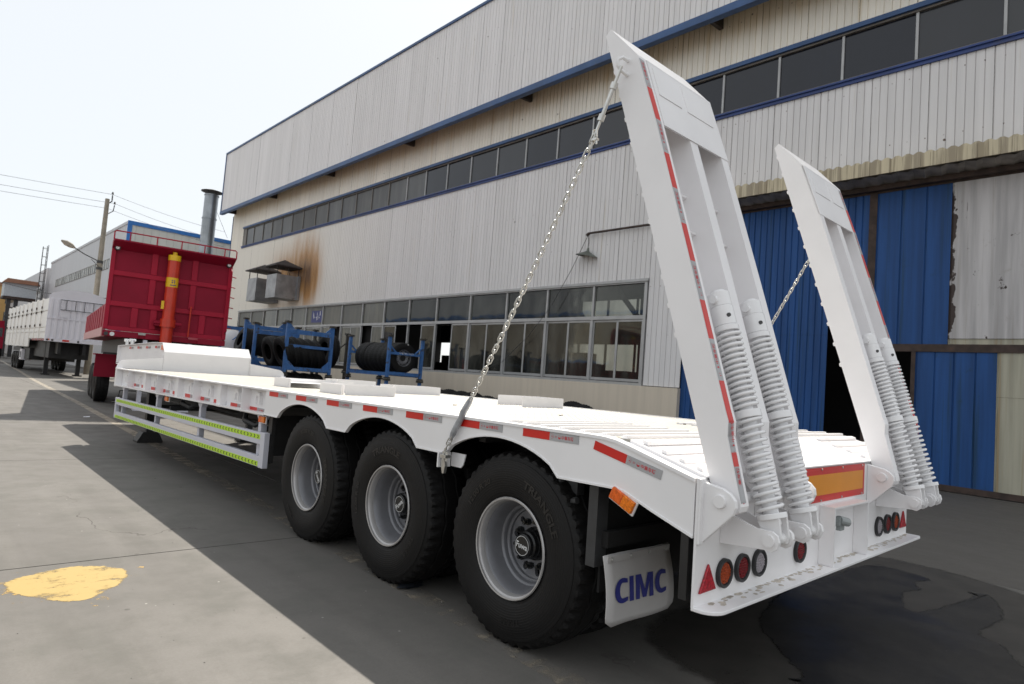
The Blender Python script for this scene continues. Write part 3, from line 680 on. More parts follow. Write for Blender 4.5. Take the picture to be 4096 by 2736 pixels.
# deck plates
part(MB().box(-W2+.06, W2-.06, .43, YG, TZ-.018, TZ-.004), 'deck_plate', M['deck'])
sl_n = MB()
sl_n.prism([(.428, TZ-.005), (0.0, TZ-.121), (0.0, TZ-.139), (.428, TZ-.022)], 'x', -W2+.06, W2-.06)
part(sl_n, 'rear_slope_plate', M['white'])
def profile_bottom():
    # lower edge of the side beam (y, z) from the rear to the front
    P = [(0.02,.893),(.242,.967),(.40,1.026),(.46,1.034),(.827,1.028)]
    for yc in (1.345, 2.665, 3.985):
        a0 = yc-.50; a1 = yc+.50
        for k in range(0, 17):
            t = k/16; y = a0+(a1-a0)*t
            P.append((y, 1.028+.162*math.sin(math.pi*t)**.62))
    P.append((4.80, 1.030))
    return P
BOT = profile_bottom()
def side_beam(sx):
    top = [(4.80, TZ-.016), (.62, TZ-.016), (.52, TZ-.018), (.42, TZ-.032), (.02, TZ-.130)]
    mb = MB().prism(BOT+top, 'x', sx*(W2-.002), sx*(W2-.014))
    o = part(mb, 'side_beam', M['white'])
    # bottom flange following the arches
    fl = MB(); P = [(-.0, .886)]+BOT[1:]
    vs = []; fs = []
    for i, (y, z) in enumerate(BOT):
        for dx, dz in ((.004, 0), (.004, -.010), (-.026, -.010), (-.026, 0)): vs.append((sx*(W2+dx), y, z+dz))
    for i in range(len(BOT)-1):
        for k in range(4): a = i*4+k; b = i*4+(k+1) % 4; fs.append((a, b, b+4, a+4))
    fs.append((0,1,2,3)); n = len(BOT)*4; fs.append((n-4,n-3,n-2,n-1))
    part(MB().add(vs, fs), 'bottom_flange', M['white'])
    # top flange / deck rim with rounded bend
    R_ = [(YG,0),(.62,0),(.54,-.002),(.47,-.010),(.40,-.026),(.02,-.130)]
    vs = []; fs = []
    for y, dz in R_:
        for dx, d in ((.007, .0), (.007, -.016), (-.07, -.016), (-.07, .0)): vs.append((sx*(W2+dx), y, TZ+dz+d))
    for i in range(len(R_)-1):
        for k in range(4): a = i*4+k; b = i*4+(k+1) % 4; fs.append((a, b, b+4, a+4))
    fs.append((0,1,2,3)); n = len(R_)*4; fs.append((n-4,n-3,n-2,n-1))
    part(MB().add(vs, fs), 'deck_rim', M['white'])
    # recessed web of the front half
    wb = MB().box(sx*(W2-.11), sx*(W2-.10), 4.80, YG, .985, TZ-.016)
    part(wb, 'recessed_web', M['white'])
    part(MB().prism([(4.80,1.03),(4.80,1.015),(YG,.975),(YG,.992)], 'x', sx*(W2+.004), sx*(W2-.10)), 'lower_flange', M['white'])
    for y in (10.35, 8.68, 7.04, 5.43):
        part(MB().prism([(sx*(W2-.1),1.0),(sx*(W2-.004),1.0),(sx*(W2-.004),1.05),(sx*(W2-.004),TZ-.017),(sx*(W2-.1),TZ-.017)], 'y', y-.006, y+.006), 'stiffener', M['white'])
    for y in (9.45, 7.82, 6.2):
        part(MB().box(sx*(W2-.1), sx*(W2-.03), y-.06, y+.06, .995, TZ-.017), 'stake_pocket', M['white'])
    part(MB().box(sx*(W2-.1), sx*W2, YG-.06, YG+.02, .96, TZ+.02), 'front_post', M['white'], bevel=.006)
    if sx < 0:
        hk = MB()
        a = [(-.065,-.06),(-.065,.03),(-.04,.062),(.04,.062),(.065,.03),(.065,-.06),(.032,-.06),(.032,.012),(.015,.03),(-.015,.03),(-.032,.012),(-.032,-.06)]
        hk.prism(a, 'x', -.035, .0)
        hm = hk.mesh('rope_hook', M['white'])
        for k, y in enumerate((10.78,9.96,9.02,8.29,7.39,6.64,5.76,5.17)): inst('rope_hook', hm, tr, (-W2+.1, y, 1.12+.04*(10.78-y)/5.6))
side_beam(-1); side_beam(1)
# sub-structure
for x in (-.52, .52): part(MB().box(x-.07, x+.07, .5, YG+3.4, 1.24, TZ-.02).box(x-.012, x+.012, .5, YG, .74, 1.24).box(x-.07, x+.07, .5, YG, .72, .742), 'main_beam', M['black'])  # beams and cross members: shade under the deck is put into their black
for k in range(15):
    y = .9+k*.72
    part(MB().box(-W2+.12, W2-.12, y-.03, y+.03, 1.12, TZ-.02), 'cross_member', M['black'])
part(MB().box(-W2+.02, W2-.02, .05, .09, .6, 1.08).prism([(.08,1.0),(.08,.62),(.30,1.06)], 'x', -.9, -.885).prism([(.08,1.0),(.08,.62),(.30,1.06)], 'x', -1.15, -1.135), 'rear_frame', M['black'])
for s in (-1,):
    part(MB().box(-1.45, -1.36, .60, .66, .60, 1.02), 'mudguard_post', M['dark']); part(MB().box(-1.36, -.3, .63, .645, .45, 1.02), 'gap_blocking_sheet', M['interior'])  # black sheet added to close off sunlit ground showing through behind the flap
    part(MB().box(-1.40, -.75, .56, .60, .70, .78), 'flap_rail', M['interior'])
for y in (3.59, 2.25, .87):
    part(MB().box(-1.36, -1.30, y-.05, y+.05, .92, 1.03).tube([(-1.38,y+.05,1.0),(-1.39,y+.06,.93),(-1.39,y+.0,.885),(-1.39,y-.08,.90)], .02, 6), 'bracket_hook', M['dark'])
part(MB().tube([(-.9,4.9,.9),(-.9,7,.86),(-.95,8.4,.9),(-.9,11,.88)], .05, 8).tube([(-1.1,5.2,.95),(-1.15,6.6,.90),(-1.1,7.6,.92),(-1.2,10.8,.93)], .018, 6), 'air_line', M['black'])
part(MB().box(-1.3, -.2, 5.3, 5.36, .80, .86), 'under_bar', M['dark']); part(MB().box(-1.3, 1.2, 8.6, 8.66, .76, .82), 'under_bar', M['dark'])
part(MB().tube([(-1.25,5.9,.98),(-1.3,5.8,.88),(-1.25,5.6,.84),(-1.15,5.5,.9)], .03, 6), 'rope_hook', M['dark']); part(MB().tube([(-1.25,8.2,.98),(-1.3,8.1,.90),(-1.25,7.9,.86),(-1.15,7.8,.92)], .03, 6), 'rope_hook', M['dark'])
part(MB().box(-1.44, -1.40, 4.72, 4.80, .55, 1.02).box(-1.42, -.8, 4.74, 4.76, .62, 1.02), 'front_mudguard', M['black'])
part(MB().prism([(.75,1.16),(4.75,1.16),(4.75,1.20),(.75,1.20)], 'x', -1.35, -.6), 'wheel_arch_plate', M['black'])
# wheels
def tyre_profile(R=.561, W=.312):
    P = [(.012,.283),(-.004,.297),(-.016,.33),(-.028,.385),(-.0305,.425),(-.026,.466),(-.014,.503),(-.0135,.507),(-.009,.508),(.000,.528)]
    side = list(P)
    tread = [(.006,.545),(.026,R-.006),(.055,R-.002),(.094,R),(.099,R-.013),(.108,R-.013),(.113,R+.001),(W/2,R+.002)]
    half = side+tread
    return half+[(W-a, r) for a, r in reversed(half[:-1])]
def tyre_mesh(name, lugs=46, sub=4, R=.561, W=.312, mat=None):
    prof = tyre_profile(R, W); K = len(prof); n = lugs*sub; vs = []; fs = []
    for i in range(n):
        c = math.cos(2*math.pi*i/n); q = math.sin(2*math.pi*i/n); gap = (i % sub) == 0 or (sub > 3 and (i % sub) == 1)
        zig = .006*math.sin(2*math.pi*i/n*lugs/2)
        for k, (a, r) in enumerate(prof):
            kk = min(k, K-1-k)
            if kk in (10, 11, 12) and gap: r -= (.014, .016, .012)[kk-10]
            if kk in (13, 14, 15, 16): a += zig
            vs.append((a-W/2, r*c, r*q))
    for i in range(n):
        j = (i+1) % n
        for k in range(K-1): fs.append((i*K+k, i*K+k+1, j*K+k+1, j*K+k))
    return MB().add(vs, fs).mesh(name, mat or M['tyre'], 34)
TY = tyre_mesh('tyre')
def arc_text(mb, body, size, Rm, th0, xo, bold=.0, cw=True):
    vs, fs = text_data(body, size, bold, 1.25)
    b = len(mb.v)
    for x, y, z in vs:
        th = th0+(x/Rm if cw else -x/Rm); r = Rm+(y if cw else -y)
        mb.v.append((xo, -r*math.sin(th), r*math.cos(th)))
    for f in fs: mb.f.append(tuple(b+i for i in f))
lt = MB()
arc_text(lt, 'TRIANGLE', .062, .385, R(8), -.1887, .002)
arc_text(lt, '12.00 R 20', .045, .39, R(-70), -.1887, .001)
arc_text(lt, 'TR668', .05, .39, R(150), -.1887, .001)
LTR = lt.mesh('tyre_lettering', M['letters'])
rim = MB().lathe([(-.170,.279),(-.172,.288),(-.166,.2925),(-.160,.290),(-.158,.282),(-.150,.272),(-.135,.2665),(-.115,.265)], 64)
RIML = rim.mesh('rim_flange', M['rimlip'], 30)
rb = MB().lathe([(-.115,.265),(-.105,.258),(-.06,.246),(-.02,.240),(-.005,.236),(.0,.226),(.006,.222),(.03,.220),(.036,.214),(.038,.206),(.055,.204)], 64)
RIMB = rb.mesh('rim_barrel', M['rim'], 30)
def disc_mesh():
    # wheel disc with ten oval hand holes
    bm = bmesh.new(); n = 10; prof_o = .206; prof_i = .10
    mb = MB()
    for k in range(n):
        a0 = 2*math.pi*(k-.5)/n; a1 = 2*math.pi*(k+.5)/n; am = 2*math.pi*k/n
        outer = [(prof_o*math.cos(a0+(a1-a0)*t/6), prof_o*math.sin(a0+(a1-a0)*t/6)) for t in range(7)]
        inner = [(prof_i*math.cos(a1+(a0-a1)*t/3), prof_i*math.sin(a1+(a0-a1)*t/3)) for t in range(4)]
        loop = outer+[(.155*math.cos(a1), .155*math.sin(a1))]+inner+[(.155*math.cos(a0), .155*math.sin(a0))]
        m = len(loop); cx, cy = .163*math.cos(am), .163*math.sin(am)
        hole = []
        for (x, y) in loop:
            t = math.atan2(y-cy, x-cx)-am
            hx = .030*math.cos(t); hy = .021*math.sin(t)
            hole.append((cx+hx*math.cos(am)-hy*math.sin(am), cy+hx*math.sin(am)+hy*math.cos(am)))
        b = len(mb.v)
        mb.v += [(.055+.012*(1-(math.hypot(*p)/.206)), p[0], p[1]) for p in loop]+[(.060, p[0], p[1]) for p in hole]+[(.085, p[0], p[1]) for p in hole]
        for i in range(m):
            j = (i+1) % m
            mb.f.append((b+i, b+j, b+m+j, b+m+i)); mb.f.append((b+m+i, b+m+j, b+2*m+j, b+2*m+i))
    return mb.mesh('rim_disc', M['rim'], 30)
DISC = disc_mesh()
BACK = MB().lathe([(.12,.0),(.12,.21)], 32).mesh('brake_drum', M['black'])
nt_ = MB()
for k in range(10):
    a = 2*math.pi*(k+.5)/10; y = .135*math.cos(a); z = .135*math.sin(a)
    nt_.cyl((.066,y,z), (.03,y,z), .020, 6); nt_.cyl((.03,y,z), (.008,y,z), .011, 6)
NUTS = nt_.mesh('wheel_nut', M['hub'])
HUB = MB().lathe([(.07,.100),(.045,.098),(.04,.090),(.01,.086),(.005,.082),(-.022,.080),(-.028,.070),(-.05,.068),(-.055,.06),(-.056,.0)], 40).mesh('hub', M['hub'], 30)
fw_ = MB(); vs, fs = text_data('Fuwa', .048, .001, .95); xs = [v[0] for v in vs]; xc = (min(xs)+max(xs))/2
fw_.add([(-.0575, -(v[0]-xc), v[1]-.016) for v in vs], fs)
fw_.add([(-.0575, r*math.cos(t*math.pi/24), r*math.sin(t*math.pi/24)) for t in range(48) for r in (.054,.057)], [(2*t, 2*t+1, (2*t+3) % 96, (2*t+2) % 96) for t in range(48)])
FUW = fw_.mesh('hub_print', M['whiteprint'])
def wheel(x, y, z, side, ang):
    w = bpy.data.objects.new('wheel', TY); C.objects.link(w); w.parent = tr
    w.matrix_local = Matrix.Translation((x, y, z)) @ Matrix.Rotation(0 if side < 0 else math.pi, 4, 'Z') @ Matrix.Rotation(ang, 4, 'X')
    for nm, me in (('rim_flange', RIML), ('rim_barrel', RIMB), ('rim_disc', DISC), ('brake_drum', BACK), ('wheel_nut', NUTS), ('hub', HUB), ('hub_print', FUW), ('tyre_lettering', LTR)):
        q = inst(nm, me, w)
        if nm in ('tyre_lettering', 'hub_print', 'wheel_nut'): stuff(q)
    wi = bpy.data.objects.new('inner_tyre', TY); C.objects.link(wi); wi.parent = w; wi.location = (.36, 0, 0)
for i, y in enumerate((1.243, 2.563, 3.883)):
    wheel(-1.45+.17, y, .548, -1, (R(8), R(-40), R(50))[i])
    wheel(1.45-.17, y, .528, 1, R(70*i))
    part(MB().cyl((-1.0,y,.55), (1.0,y,.55), .075, 12).box(-.62, -.42, y-.5, y+.5, .62, .70).box(.42, .62, y-.5, y+.5, .62, .70).box(-.6, -.44, y+.55, y+.7, .62, 1.0), 'axle', M['black'])
# rear plate with bumper flange
rp = MB().prism([(-1.5,1.148),(-1.5,.585),(1.5,.585),(1.5,1.148)], 'y', 0.0, .012)
RP = part(rp, 'rear_plate', M['white'])
fl = [(-1.5,.012)]+[(-1.5+.09*(1-math.cos(t*math.pi/12)), -.02-.085*math.sin(t*math.pi/12)) for t in range(7)]+[(1.46,-.105),(1.5,-.09),(1.5,.012)]
part(MB().prism(fl, 'z', .572, .588), 'bumper_flange', M['white'], bevel=.003)
dirt = MB()
for k in range(110):
    x = -1.40+2.85*(k+random.random())/110; y = -.012-.06*random.random()*random.random(); w = .012+.03*random.random(); h = .008+.018*random.random()
    dirt.add([(x+w*math.cos(t)*random.uniform(.5,1), min(-.003, y+h*math.sin(t)*random.uniform(.5,1)), .5887) for t in (0,1,2,3.1,4.2,5.2)], [tuple(range(6))])
stuff(part(dirt, 'mud_crust', simple('dry_mud', (.60,.54,.47), .9, var=.3, scale=40)))
part(MB().box(-.15, .41, -.085, -.001, .915, .925), 'pocket_top', M['white']); part(MB().box(.398, .41, -.085, -.001, .589, .914), 'pocket_side', M['white']); part(MB().box(-.15, -.135, -.085, -.001, .589, .914), 'pocket_side', M['white'])
part(MB().cyl((-.02,-.0,.83), (-.02,-.075,.83), .03, 12).cyl((-.02,-.06,.84), (.05,-.085,.825), .026, 12).box(-.03,.03,-.075,-.05,.78,.82), 'socket', M['socket'])
part(MB().box(-1.502, -1.46, -.012, .0, .86, 1.148), 'corner_weld', M['white'], bevel=.004)
# reflector triangles and lamps
tri = MB().prism([(-1.468,.642),(-1.325,.644),(-1.397,.765)], 'y', -.012, -.001)
o = part(tri, 'triangle_reflector', M['redrefl'], bevel=.004)
o = part(MB().prism([(1.468,.642),(1.325,.644),(1.397,.765)], 'y', -.012, -.001), 'triangle_reflector', M['redrefl'], bevel=.004)
ringm = None
def lamp(x, z, mat, nm):
    global ringm
    if ringm is None: ringm = MB().lathe([(.0,.067),(-.016,.067),(-.02,.062),(-.018,.054),(-.010,.050),(.0,.050)], 36).mesh('lamp_ring', M['rubber'], 35)
    mt = Matrix.Translation((x, -.001, z)) @ Matrix.Rotation(R(90), 4, 'Z')
    r = bpy.data.objects.new(nm, ringm); C.objects.link(r); r.parent = tr; r.matrix_local = mt
    key = 'lens_'+mat.name
    if key not in bpy.data.meshes:
        l = MB().lathe([(-.008,.0505),(-.012,.047),(-.0135,.03),(-.014,.0)], 30)
        for i in range(-3, 4):
            for j in range(-3, 4):
                if i*i+j*j < 12: l.cyl((-.0135, i*.0125, j*.0125), (-.0165, i*.0125, j*.0125), .0045, 6)
        l.mesh(key, mat, 30)
    inst('lens', bpy.data.meshes[key], r)
for x, mt in ((-1.253,'orlens'),(-1.082,'redlens'),(-.906,'clearlens'),(-.425,'redlens'),(.86,'clearlens'),(1.035,'redlens'),(1.21,'orlens')):
    lamp(x, .703, M[mt], 'tail_lamp')
# marker board
bd = part(MB().box(-.56, .55, -.006, -.001, .945, 1.143), 'marker_board', M['red_board'])
MB().box(-.525, .515, -.0085, -.0065, .985, 1.103).build('board_centre', M['orange_board'], bd)
rv = MB()
for x in (-.5,-.16,.16,.5):
    for z in (.955,1.133): rv.cyl((x,-.001,z), (x,-.012,z), .006, 8)
rv.build('rivet', M['zinc'], bd)
# side reflective stickers with the maker's name
def sticker_mesh():
    vs, fs = text_data('中集车辆', .022, .0003)
    t = MB(); t.add([(v[0]+.298, v[1]+.014, 0) for v in vs], fs)
    n = 20; cx, cy, r = .284, .022, .0095
    t.add([(cx+r*math.cos(math.pi+math.pi*k/n), cy+r*math.sin(math.pi+math.pi*k/n), 0) for k in range(n+1)], [tuple(range(n+1))])
    t.add([(cx+q*math.cos(2*math.pi*k/n), cy+q*math.sin(2*math.pi*k/n), 0) for k in range(n) for q in (.0088,.0098)], [(2*k, 2*k+1, (2*k+3) % (2*n), (2*k+2) % (2*n)) for k in range(n)])
    for (x, y, w, h) in ((.222,.008,.004,.003),(.232,.012,.003,.003),(.226,.020,.006,.006),(.238,.015,.0015,.014),(.224,.034,.004,.003),(.234,.032,.003,.003),(.252,.017,.0015,.011),(.257,.017,.0015,.011),(.262,.02,.0015,.007)):
        t.box(x, x+w, y, y+h, -.0002, .0002)
    return t.mesh('sticker_print', M['red_print'])
STK = sticker_mesh()
RED = MB().box(0,.21,0,.045,0,.0015).mesh('red_patch', M['red_tape']); SIL = MB().box(.2105,.42,0,.045,0,.0015).mesh('silver_patch', M['silver_tape'])
def sticker(m4, parent=tr):
    o = inst('reflective_sticker', RED, parent, mat4=m4); inst('silver_half', SIL, o); stuff(inst('sticker_print', STK, o, loc=(0,0,.0021))); return o
def LTz(dz=0): return Matrix.Translation((0,0,dz))
for k in range(7): sticker(FL(4.708-.596*k, 1.213, -W2-.0) )
sticker(axes(Vector((0,-.976,-.22)).normalized(), Vector((0,-.22,.976)).normalized(), (-1,0,0), (-1.5,.610,1.203)))
for k in range(10): sticker(FL(5.44+.556*k+.0, 1.016, -W2+.1))
# side lamps
def sidelamp(y, z, tilt, x=-1.49):
    m4 = Matrix.Translation((x, y, z)) @ Matrix.Rotation(tilt, 4, 'X')
    o = part(MB().box(-.012, 0, -.080, .080, -.038, .038), 'side_lamp', M['white'], bevel=.003); o.matrix_local = m4
    MB().box(-.03, -.012, .0, .073, -.027, .034).build('amber_half', M['amber'], o, bevel=.004)
    MB().box(-.032, -.012, -.073, -.001, -.027, .034).build('lens_half', M['amber2'], o, bevel=.004)
sidelamp(.405, .979, R(24)); sidelamp(4.93, .96, 0, -1.44); sidelamp(8.25, .945, 0, -1.44)
# mud flap
vs = []; fs = []; nx, nz = 8, 12; zt, zb = .682, .335
for i in range(nz+1):
    t = i/nz; z = zt+(zb-zt)*t; yb = .52-.025*math.sin(t*2.6)-.02*t
    xl, xr = -1.483, -.91+.03*t
    if t > .85: k_ = (t-.85)/.15; xl += .05*(1-math.sqrt(max(0, 1-k_*k_))); xr -= .05*(1-math.sqrt(max(0, 1-k_*k_)))
    for j in range(nx+1): vs.append((xl+(xr-xl)*j/nx, yb+.006*math.sin(j*.8), z))
for i in range(nz):
    for j in range(nx): a = i*(nx+1)+j; fs.append((a, a+1, a+nx+2, a+nx+1))
fp = part(MB().add(vs, fs), 'mud_flap', M['flap'], smooth=60)
sd = fp.modifiers.new('thick', 'SOLIDIFY'); sd.thickness = .006; sd.offset = 0
MB().box(-1.46, -.912, .506, .513, .645, .677).build('clamp_strip', M['flap'], fp)
bl = MB()
for x in (-1.43,-1.27,-1.11,-.95): bl.cyl((x,.506,.661), (x,.499,.661), .010, 10); bl.cyl((x,.499,.661), (x,.495,.661), .006, 6)
bl.build('bolt', M['zinc'], fp)
def flap_y(z):
    t = (zt-z)/(zt-zb); return .52-.025*math.sin(t*2.6)-.02*t-.010
def arcC(x0, w):
    P = []; cx, cy = x0+w*.62, .5; ro, ri = .5, .315; sx_ = w*1.22
    a0, a1 = math.radians(62), math.radians(298)
    for k in range(15): t = a0+(a1-a0)*k/14; P.append((cx+sx_*ro*math.cos(t), cy+ro*math.sin(t)))
    for k in range(15): t = a1+(a0-a1)*k/14; P.append((cx+sx_*.40*ri*1.1*math.cos(t)*1.4, cy+ri*math.sin(t)))
    P[0] = (x0+w*.98, P[0][1]); P[14] = (x0+w*.98, P[14][1]); P[15] = (x0+w*.98, P[15][1]); P[29] = (x0+w*.98, P[29][1])
    return P
LETTERS = [arcC(0, .72), [(.80,0),(1.02,0),(1.02,1),(.80,1)],
           [(1.12,0),(1.32,0),(1.32,.66),(1.46,.03),(1.66,.03),(1.82,.66),(1.82,0),(2.04,0),(2.04,1),(1.74,1),(1.57,.36),(1.40,1),(1.12,1)], arcC(2.10, .72)]
lb = MB()
for P in LETTERS:
    n = len(P); P2 = [(-1.42+p[0]*.157, .440+p[1]*.122) for p in P]
    lb.add([(x, flap_y(z)+.010+.006*math.sin(.8*8*(x+1.483)/.573)-.0085, z) for x, z in P2], [tuple(range(n))])
stuff(lb.build('flap_print', M['blueprint'], fp))

# side guard
GS = .0127
gm4 = Matrix.Translation((-1.5, 4.72, 0)) @ Matrix.Rotation(-GS+.0034, 4, 'X')
gd = part(MB().box(0,.05,.105,6.24,.725,.84).box(0,.05,.105,6.24,.505,.61).box(-.002,.052,0,.105,.50,.845).box(-.002,.052,6.24,6.32,.50,.845), 'side_guard', M['guardpaint'], bevel=.004); gd.matrix_local = gm4
for y, w in ((.28,.035),(2.14,.035),(4.05,.03),(6.07,.03)):
    MB().box(.055,.115,y-w,y+w,.52,1.004+.0031*y).prism([(y-.09,1.006+.0031*y),(y+.09,1.006+.0031*y),(y+.04,.955+.0031*y),(y-.04,.955+.0031*y)], 'x', .052,.12).build('guard_post', M['guardpaint'], gd)
def chev(z0, right):
    tp = MB().box(-.0015, 0, .115, 6.25, z0, z0+.046).build('chevron_tape', M['lime'], gd)
    p = MB(); n = 68
    for k in range(n):
        y = .16+k*(6.06/n); d = -1 if (k < right) else 1
        # arms; d=1 points forward (+y)
        t = .022; a = .022
        for s in (-1, 1):
            zc = z0+.023
            p.add([(-.0022, y+d*a, zc), (-.0022, y+d*(a-t), zc), (-.0022, y-d*t, zc+s*.017), (-.0022, y, zc+s*.017)], [(0,1,2,3)])
    stuff(p.build('chevron_print', M['limeprint'], tp))
chev(.775, 4); chev(.512, 0)
# landing legs
for x in (-.95, .78):
    lg = part(MB().box(x-.07, x+.07, 11.0-.07, 11.0+.07, .35, 1.2), 'landing_leg', M['black'])
    MB().box(x-.052, x+.052, 10.948, 11.052, .1, .35).build('inner_tube', M['dark'], lg)
    MB().prism([(x-.2,.03),(x+.2,.03),(x+.2,.055),(x+.12,.21),(x-.12,.21),(x-.2,.055)], 'y', 10.86, 11.14).build('foot', M['black'], lg)
part(MB().box(-.95,.78,10.97,11.03,.62,.68).tube([(-1.2,11.05,.9),(-1.45,11.05,.9),(-1.47,11.05,.7),(-1.55,11.05,.7)], .012, 6), 'leg_brace', M['black'])
# gooseneck
GXL, GXR = -.77, .79
gk = MB()
gk.add([(GXL,YG,TZ-.01),(GXR,YG,TZ-.01),(GXL,YG,1.615),(GXR,YG,1.615),(GXL,YG+.17,1.785),(GXR,YG+.17,1.785),(GXL,YG+.75,1.790),(GXR,YG+.75,1.790),(GXL,14.9,1.71),(GXR,14.9,1.71)],
       [(0,1,3,2),(2,3,5,4),(4,5,7,6),(6,7,9,8)])
gk.add([(GXL+.07,YG+.01,TZ),(GXL+.07,14.9,1.35),(GXL+.07,14.9,1.70),(GXL+.07,YG+.75,1.78),(GXL+.07,YG+.17,1.775),(GXL+.07,YG+.01,1.61)], [(0,1,2,3,4,5)])
gk.add([(GXR-.01,YG,TZ),(GXR-.01,14.9,1.35),(GXR-.01,14.9,1.70),(GXR-.01,YG+.75,1.78),(GXR-.01,YG+.17,1.775),(GXR-.01,YG,1.61)], [(0,1,2,3,4,5)])
gk.add([(GXL,14.9,1.71),(GXR,14.9,1.71),(GXR,14.9,1.33),(GXL,14.9,1.33)], [(0,1,2,3)])
gn = part(gk, 'gooseneck', M['white2'])
gn.modifiers.new('thick', 'SOLIDIFY').thickness = .012
part(MB().box(GXL-.002, GXL+.06, YG+.02, YG+.10, TZ, 1.60), 'gooseneck_post', M['white2'])
part(MB().box(GXL, GXL+.06, YG+.05, 14.9, 1.30, 1.32), 'gooseneck_flange', M['white2'])
for y in (14.07, 13.4, 12.75, 12.1): 
    o = sticker(FL(y, 1.645+.012*(14.07-y)*1.4, GXL+.052)); o.scale = (.72, 1, 1)
part(MB().box(GXL+.03, GXL+.068, 11.45, 11.62, 1.65, 1.74), 'gooseneck_lamp', M['amber'])
for y in (14.86, 14.4): part(MB().cyl((-.6,y,1.71), (-.6,y,1.80), .035, 10).cyl((-.6,y,1.80), (-.6,y,1.84), .06, 10).cyl((-.66,y,1.84), (-.54,y,1.84), .03, 8), 'coupling_head', M['chrome'])
def wing(pts, nm='gooseneck_wing'):
    part(MB().prism(pts, 'y', YG-.002, YG+.02), nm, M['white2'])
def rnd(x, z, r, sx): return [(x-sx*r*(1-math.sin(t*math.pi/12)), z-r*(1-math.cos(t*math.pi/12))) for t in range(7)]
wing([(GXL-.004,TZ),(GXL-.004,1.505),(-1.36,1.425)]+[(-1.36-.13*math.sin(t*math.pi/12), 1.295+.13*math.cos(t*math.pi/12)) for t in range(1,7)]+[(-1.49,TZ)])
wing([(GXR+.004,TZ),(GXR+.004,1.505),(1.36,1.425)]+[(1.36+.13*math.sin(t*math.pi/12), 1.295+.13*math.cos(t*math.pi/12)) for t in range(1,7)]+[(1.49,TZ)])
# wheel covers on the deck
def cover(x0, x1, y0, y1, nearfrom=None, h=.10, left=True, plate=False):
    z0 = TZ-.003; t = .012
    c = MB()
    nf = x0 if nearfrom is None else nearfrom
    c.box(nf, x1, y0, y0+t, z0, z0+h)
    c.box(x0, x1, y1-t, y1, z0, z0+h)
    c.box(x1-t, x1, y0+t, y1-t, z0, z0+h)
    if left: c.box(x0, x0+t, y0+t+.05, y1-t, z0, z0+h)
    if plate: c.box(x0+t, nf, y0+.10, y1-t, z0+h*.52, z0+h*.56)
    return part(c, 'wheel_cover', M['white2'])
cover(-.90, -.12, 5.55, 6.05, -.35, left=True, plate=True)
cover(-.93, -.36, 4.25, 4.72, -.93, left=True, plate=False)
part(MB().box(-.955, -.94, 4.30, 4.75, TZ-.003, TZ+.095).box(-.94,-.7,4.73,4.745,TZ,TZ+.095), 'cover_flap', M['white2'])
cover(.45, 1.07, 7.0, 7.4); cover(.30, .98, 5.25, 5.62, .30); cover(.42, 1.02, 3.12, 3.5, .42, left=False)
# cleats on the rear slopes
def cleats(sx):
    x0, x1 = sx*1.44, sx*.40
    a, b = min(x0, x1), max(x0, x1)
    for k, y in enumerate((1.32,1.19,1.045,.90,.745,.595,.465)):
        part(MB().prism([(y-.016,TZ-.004),(y+.016,TZ-.004),(y+.012,TZ+.012),(y-.012,TZ+.012)], 'x', a, b), 'deck_cleat', M['white'])
    a, b = min(sx*1.41, sx*.70), max(sx*1.41, sx*.70)
    for y in (.36,.25,.15,.055):
        z = TZ-.122+y*.283
        part(MB().prism([(y-.017,z-.005),(y+.017,z+.005),(y+.014,z+.020),(y-.014,z+.012)], 'x', a, b), 'deck_cleat', M['white'])
cleats(-1); cleats(1)
sc_ = MB()
for x, y in ((-.55,3.0),(-.25,2.0),(.45,1.3)): sc_.box(x, x+.035, y, y+.010, TZ-.004, TZ+.003)
stuff(part(sc_, 'steel_scrap', M['rust']))

# ------------------------------------------------------------------ loading ramps
TAPE = [(3.285,3.112,0),(3.112,2.92,1),(2.92,2.731,0),(2.731,2.538,1),(2.538,2.351,0),(2.351,2.158,1),(2.158,1.966,0),(1.966,1.781,1),(1.781,1.589,0),(1.589,1.403,1),(1.403,1.273,0),(1.273,1.213,1),(1.213,1.05,0)]
BK = [(.542,3.303),(.402,2.909),(.159,2.157),(-.060,1.463),(-.079,1.408),(-.079,1.34),(-.153,1.067)]
def back_y(z):
    for (ya, za), (yb, zb_) in zip(BK, BK[1:]):
        if zb_ <= z <= za: return ya+(yb-ya)*(za-z)/(za-zb_)
    return BK[-1][0]
def front_y(z): return .767-(3.483-z)*.3265
RPROF = [(.767,3.483),(.735,3.512),(.542,3.303)]+BK[1:]+[(-.157,1.045),(-.148,1.02),(-.125,1.005),(-.09,1.003),(-.02,1.09)]
def up(p0, p1): return (Vector(p1)-Vector(p0)).normalized()
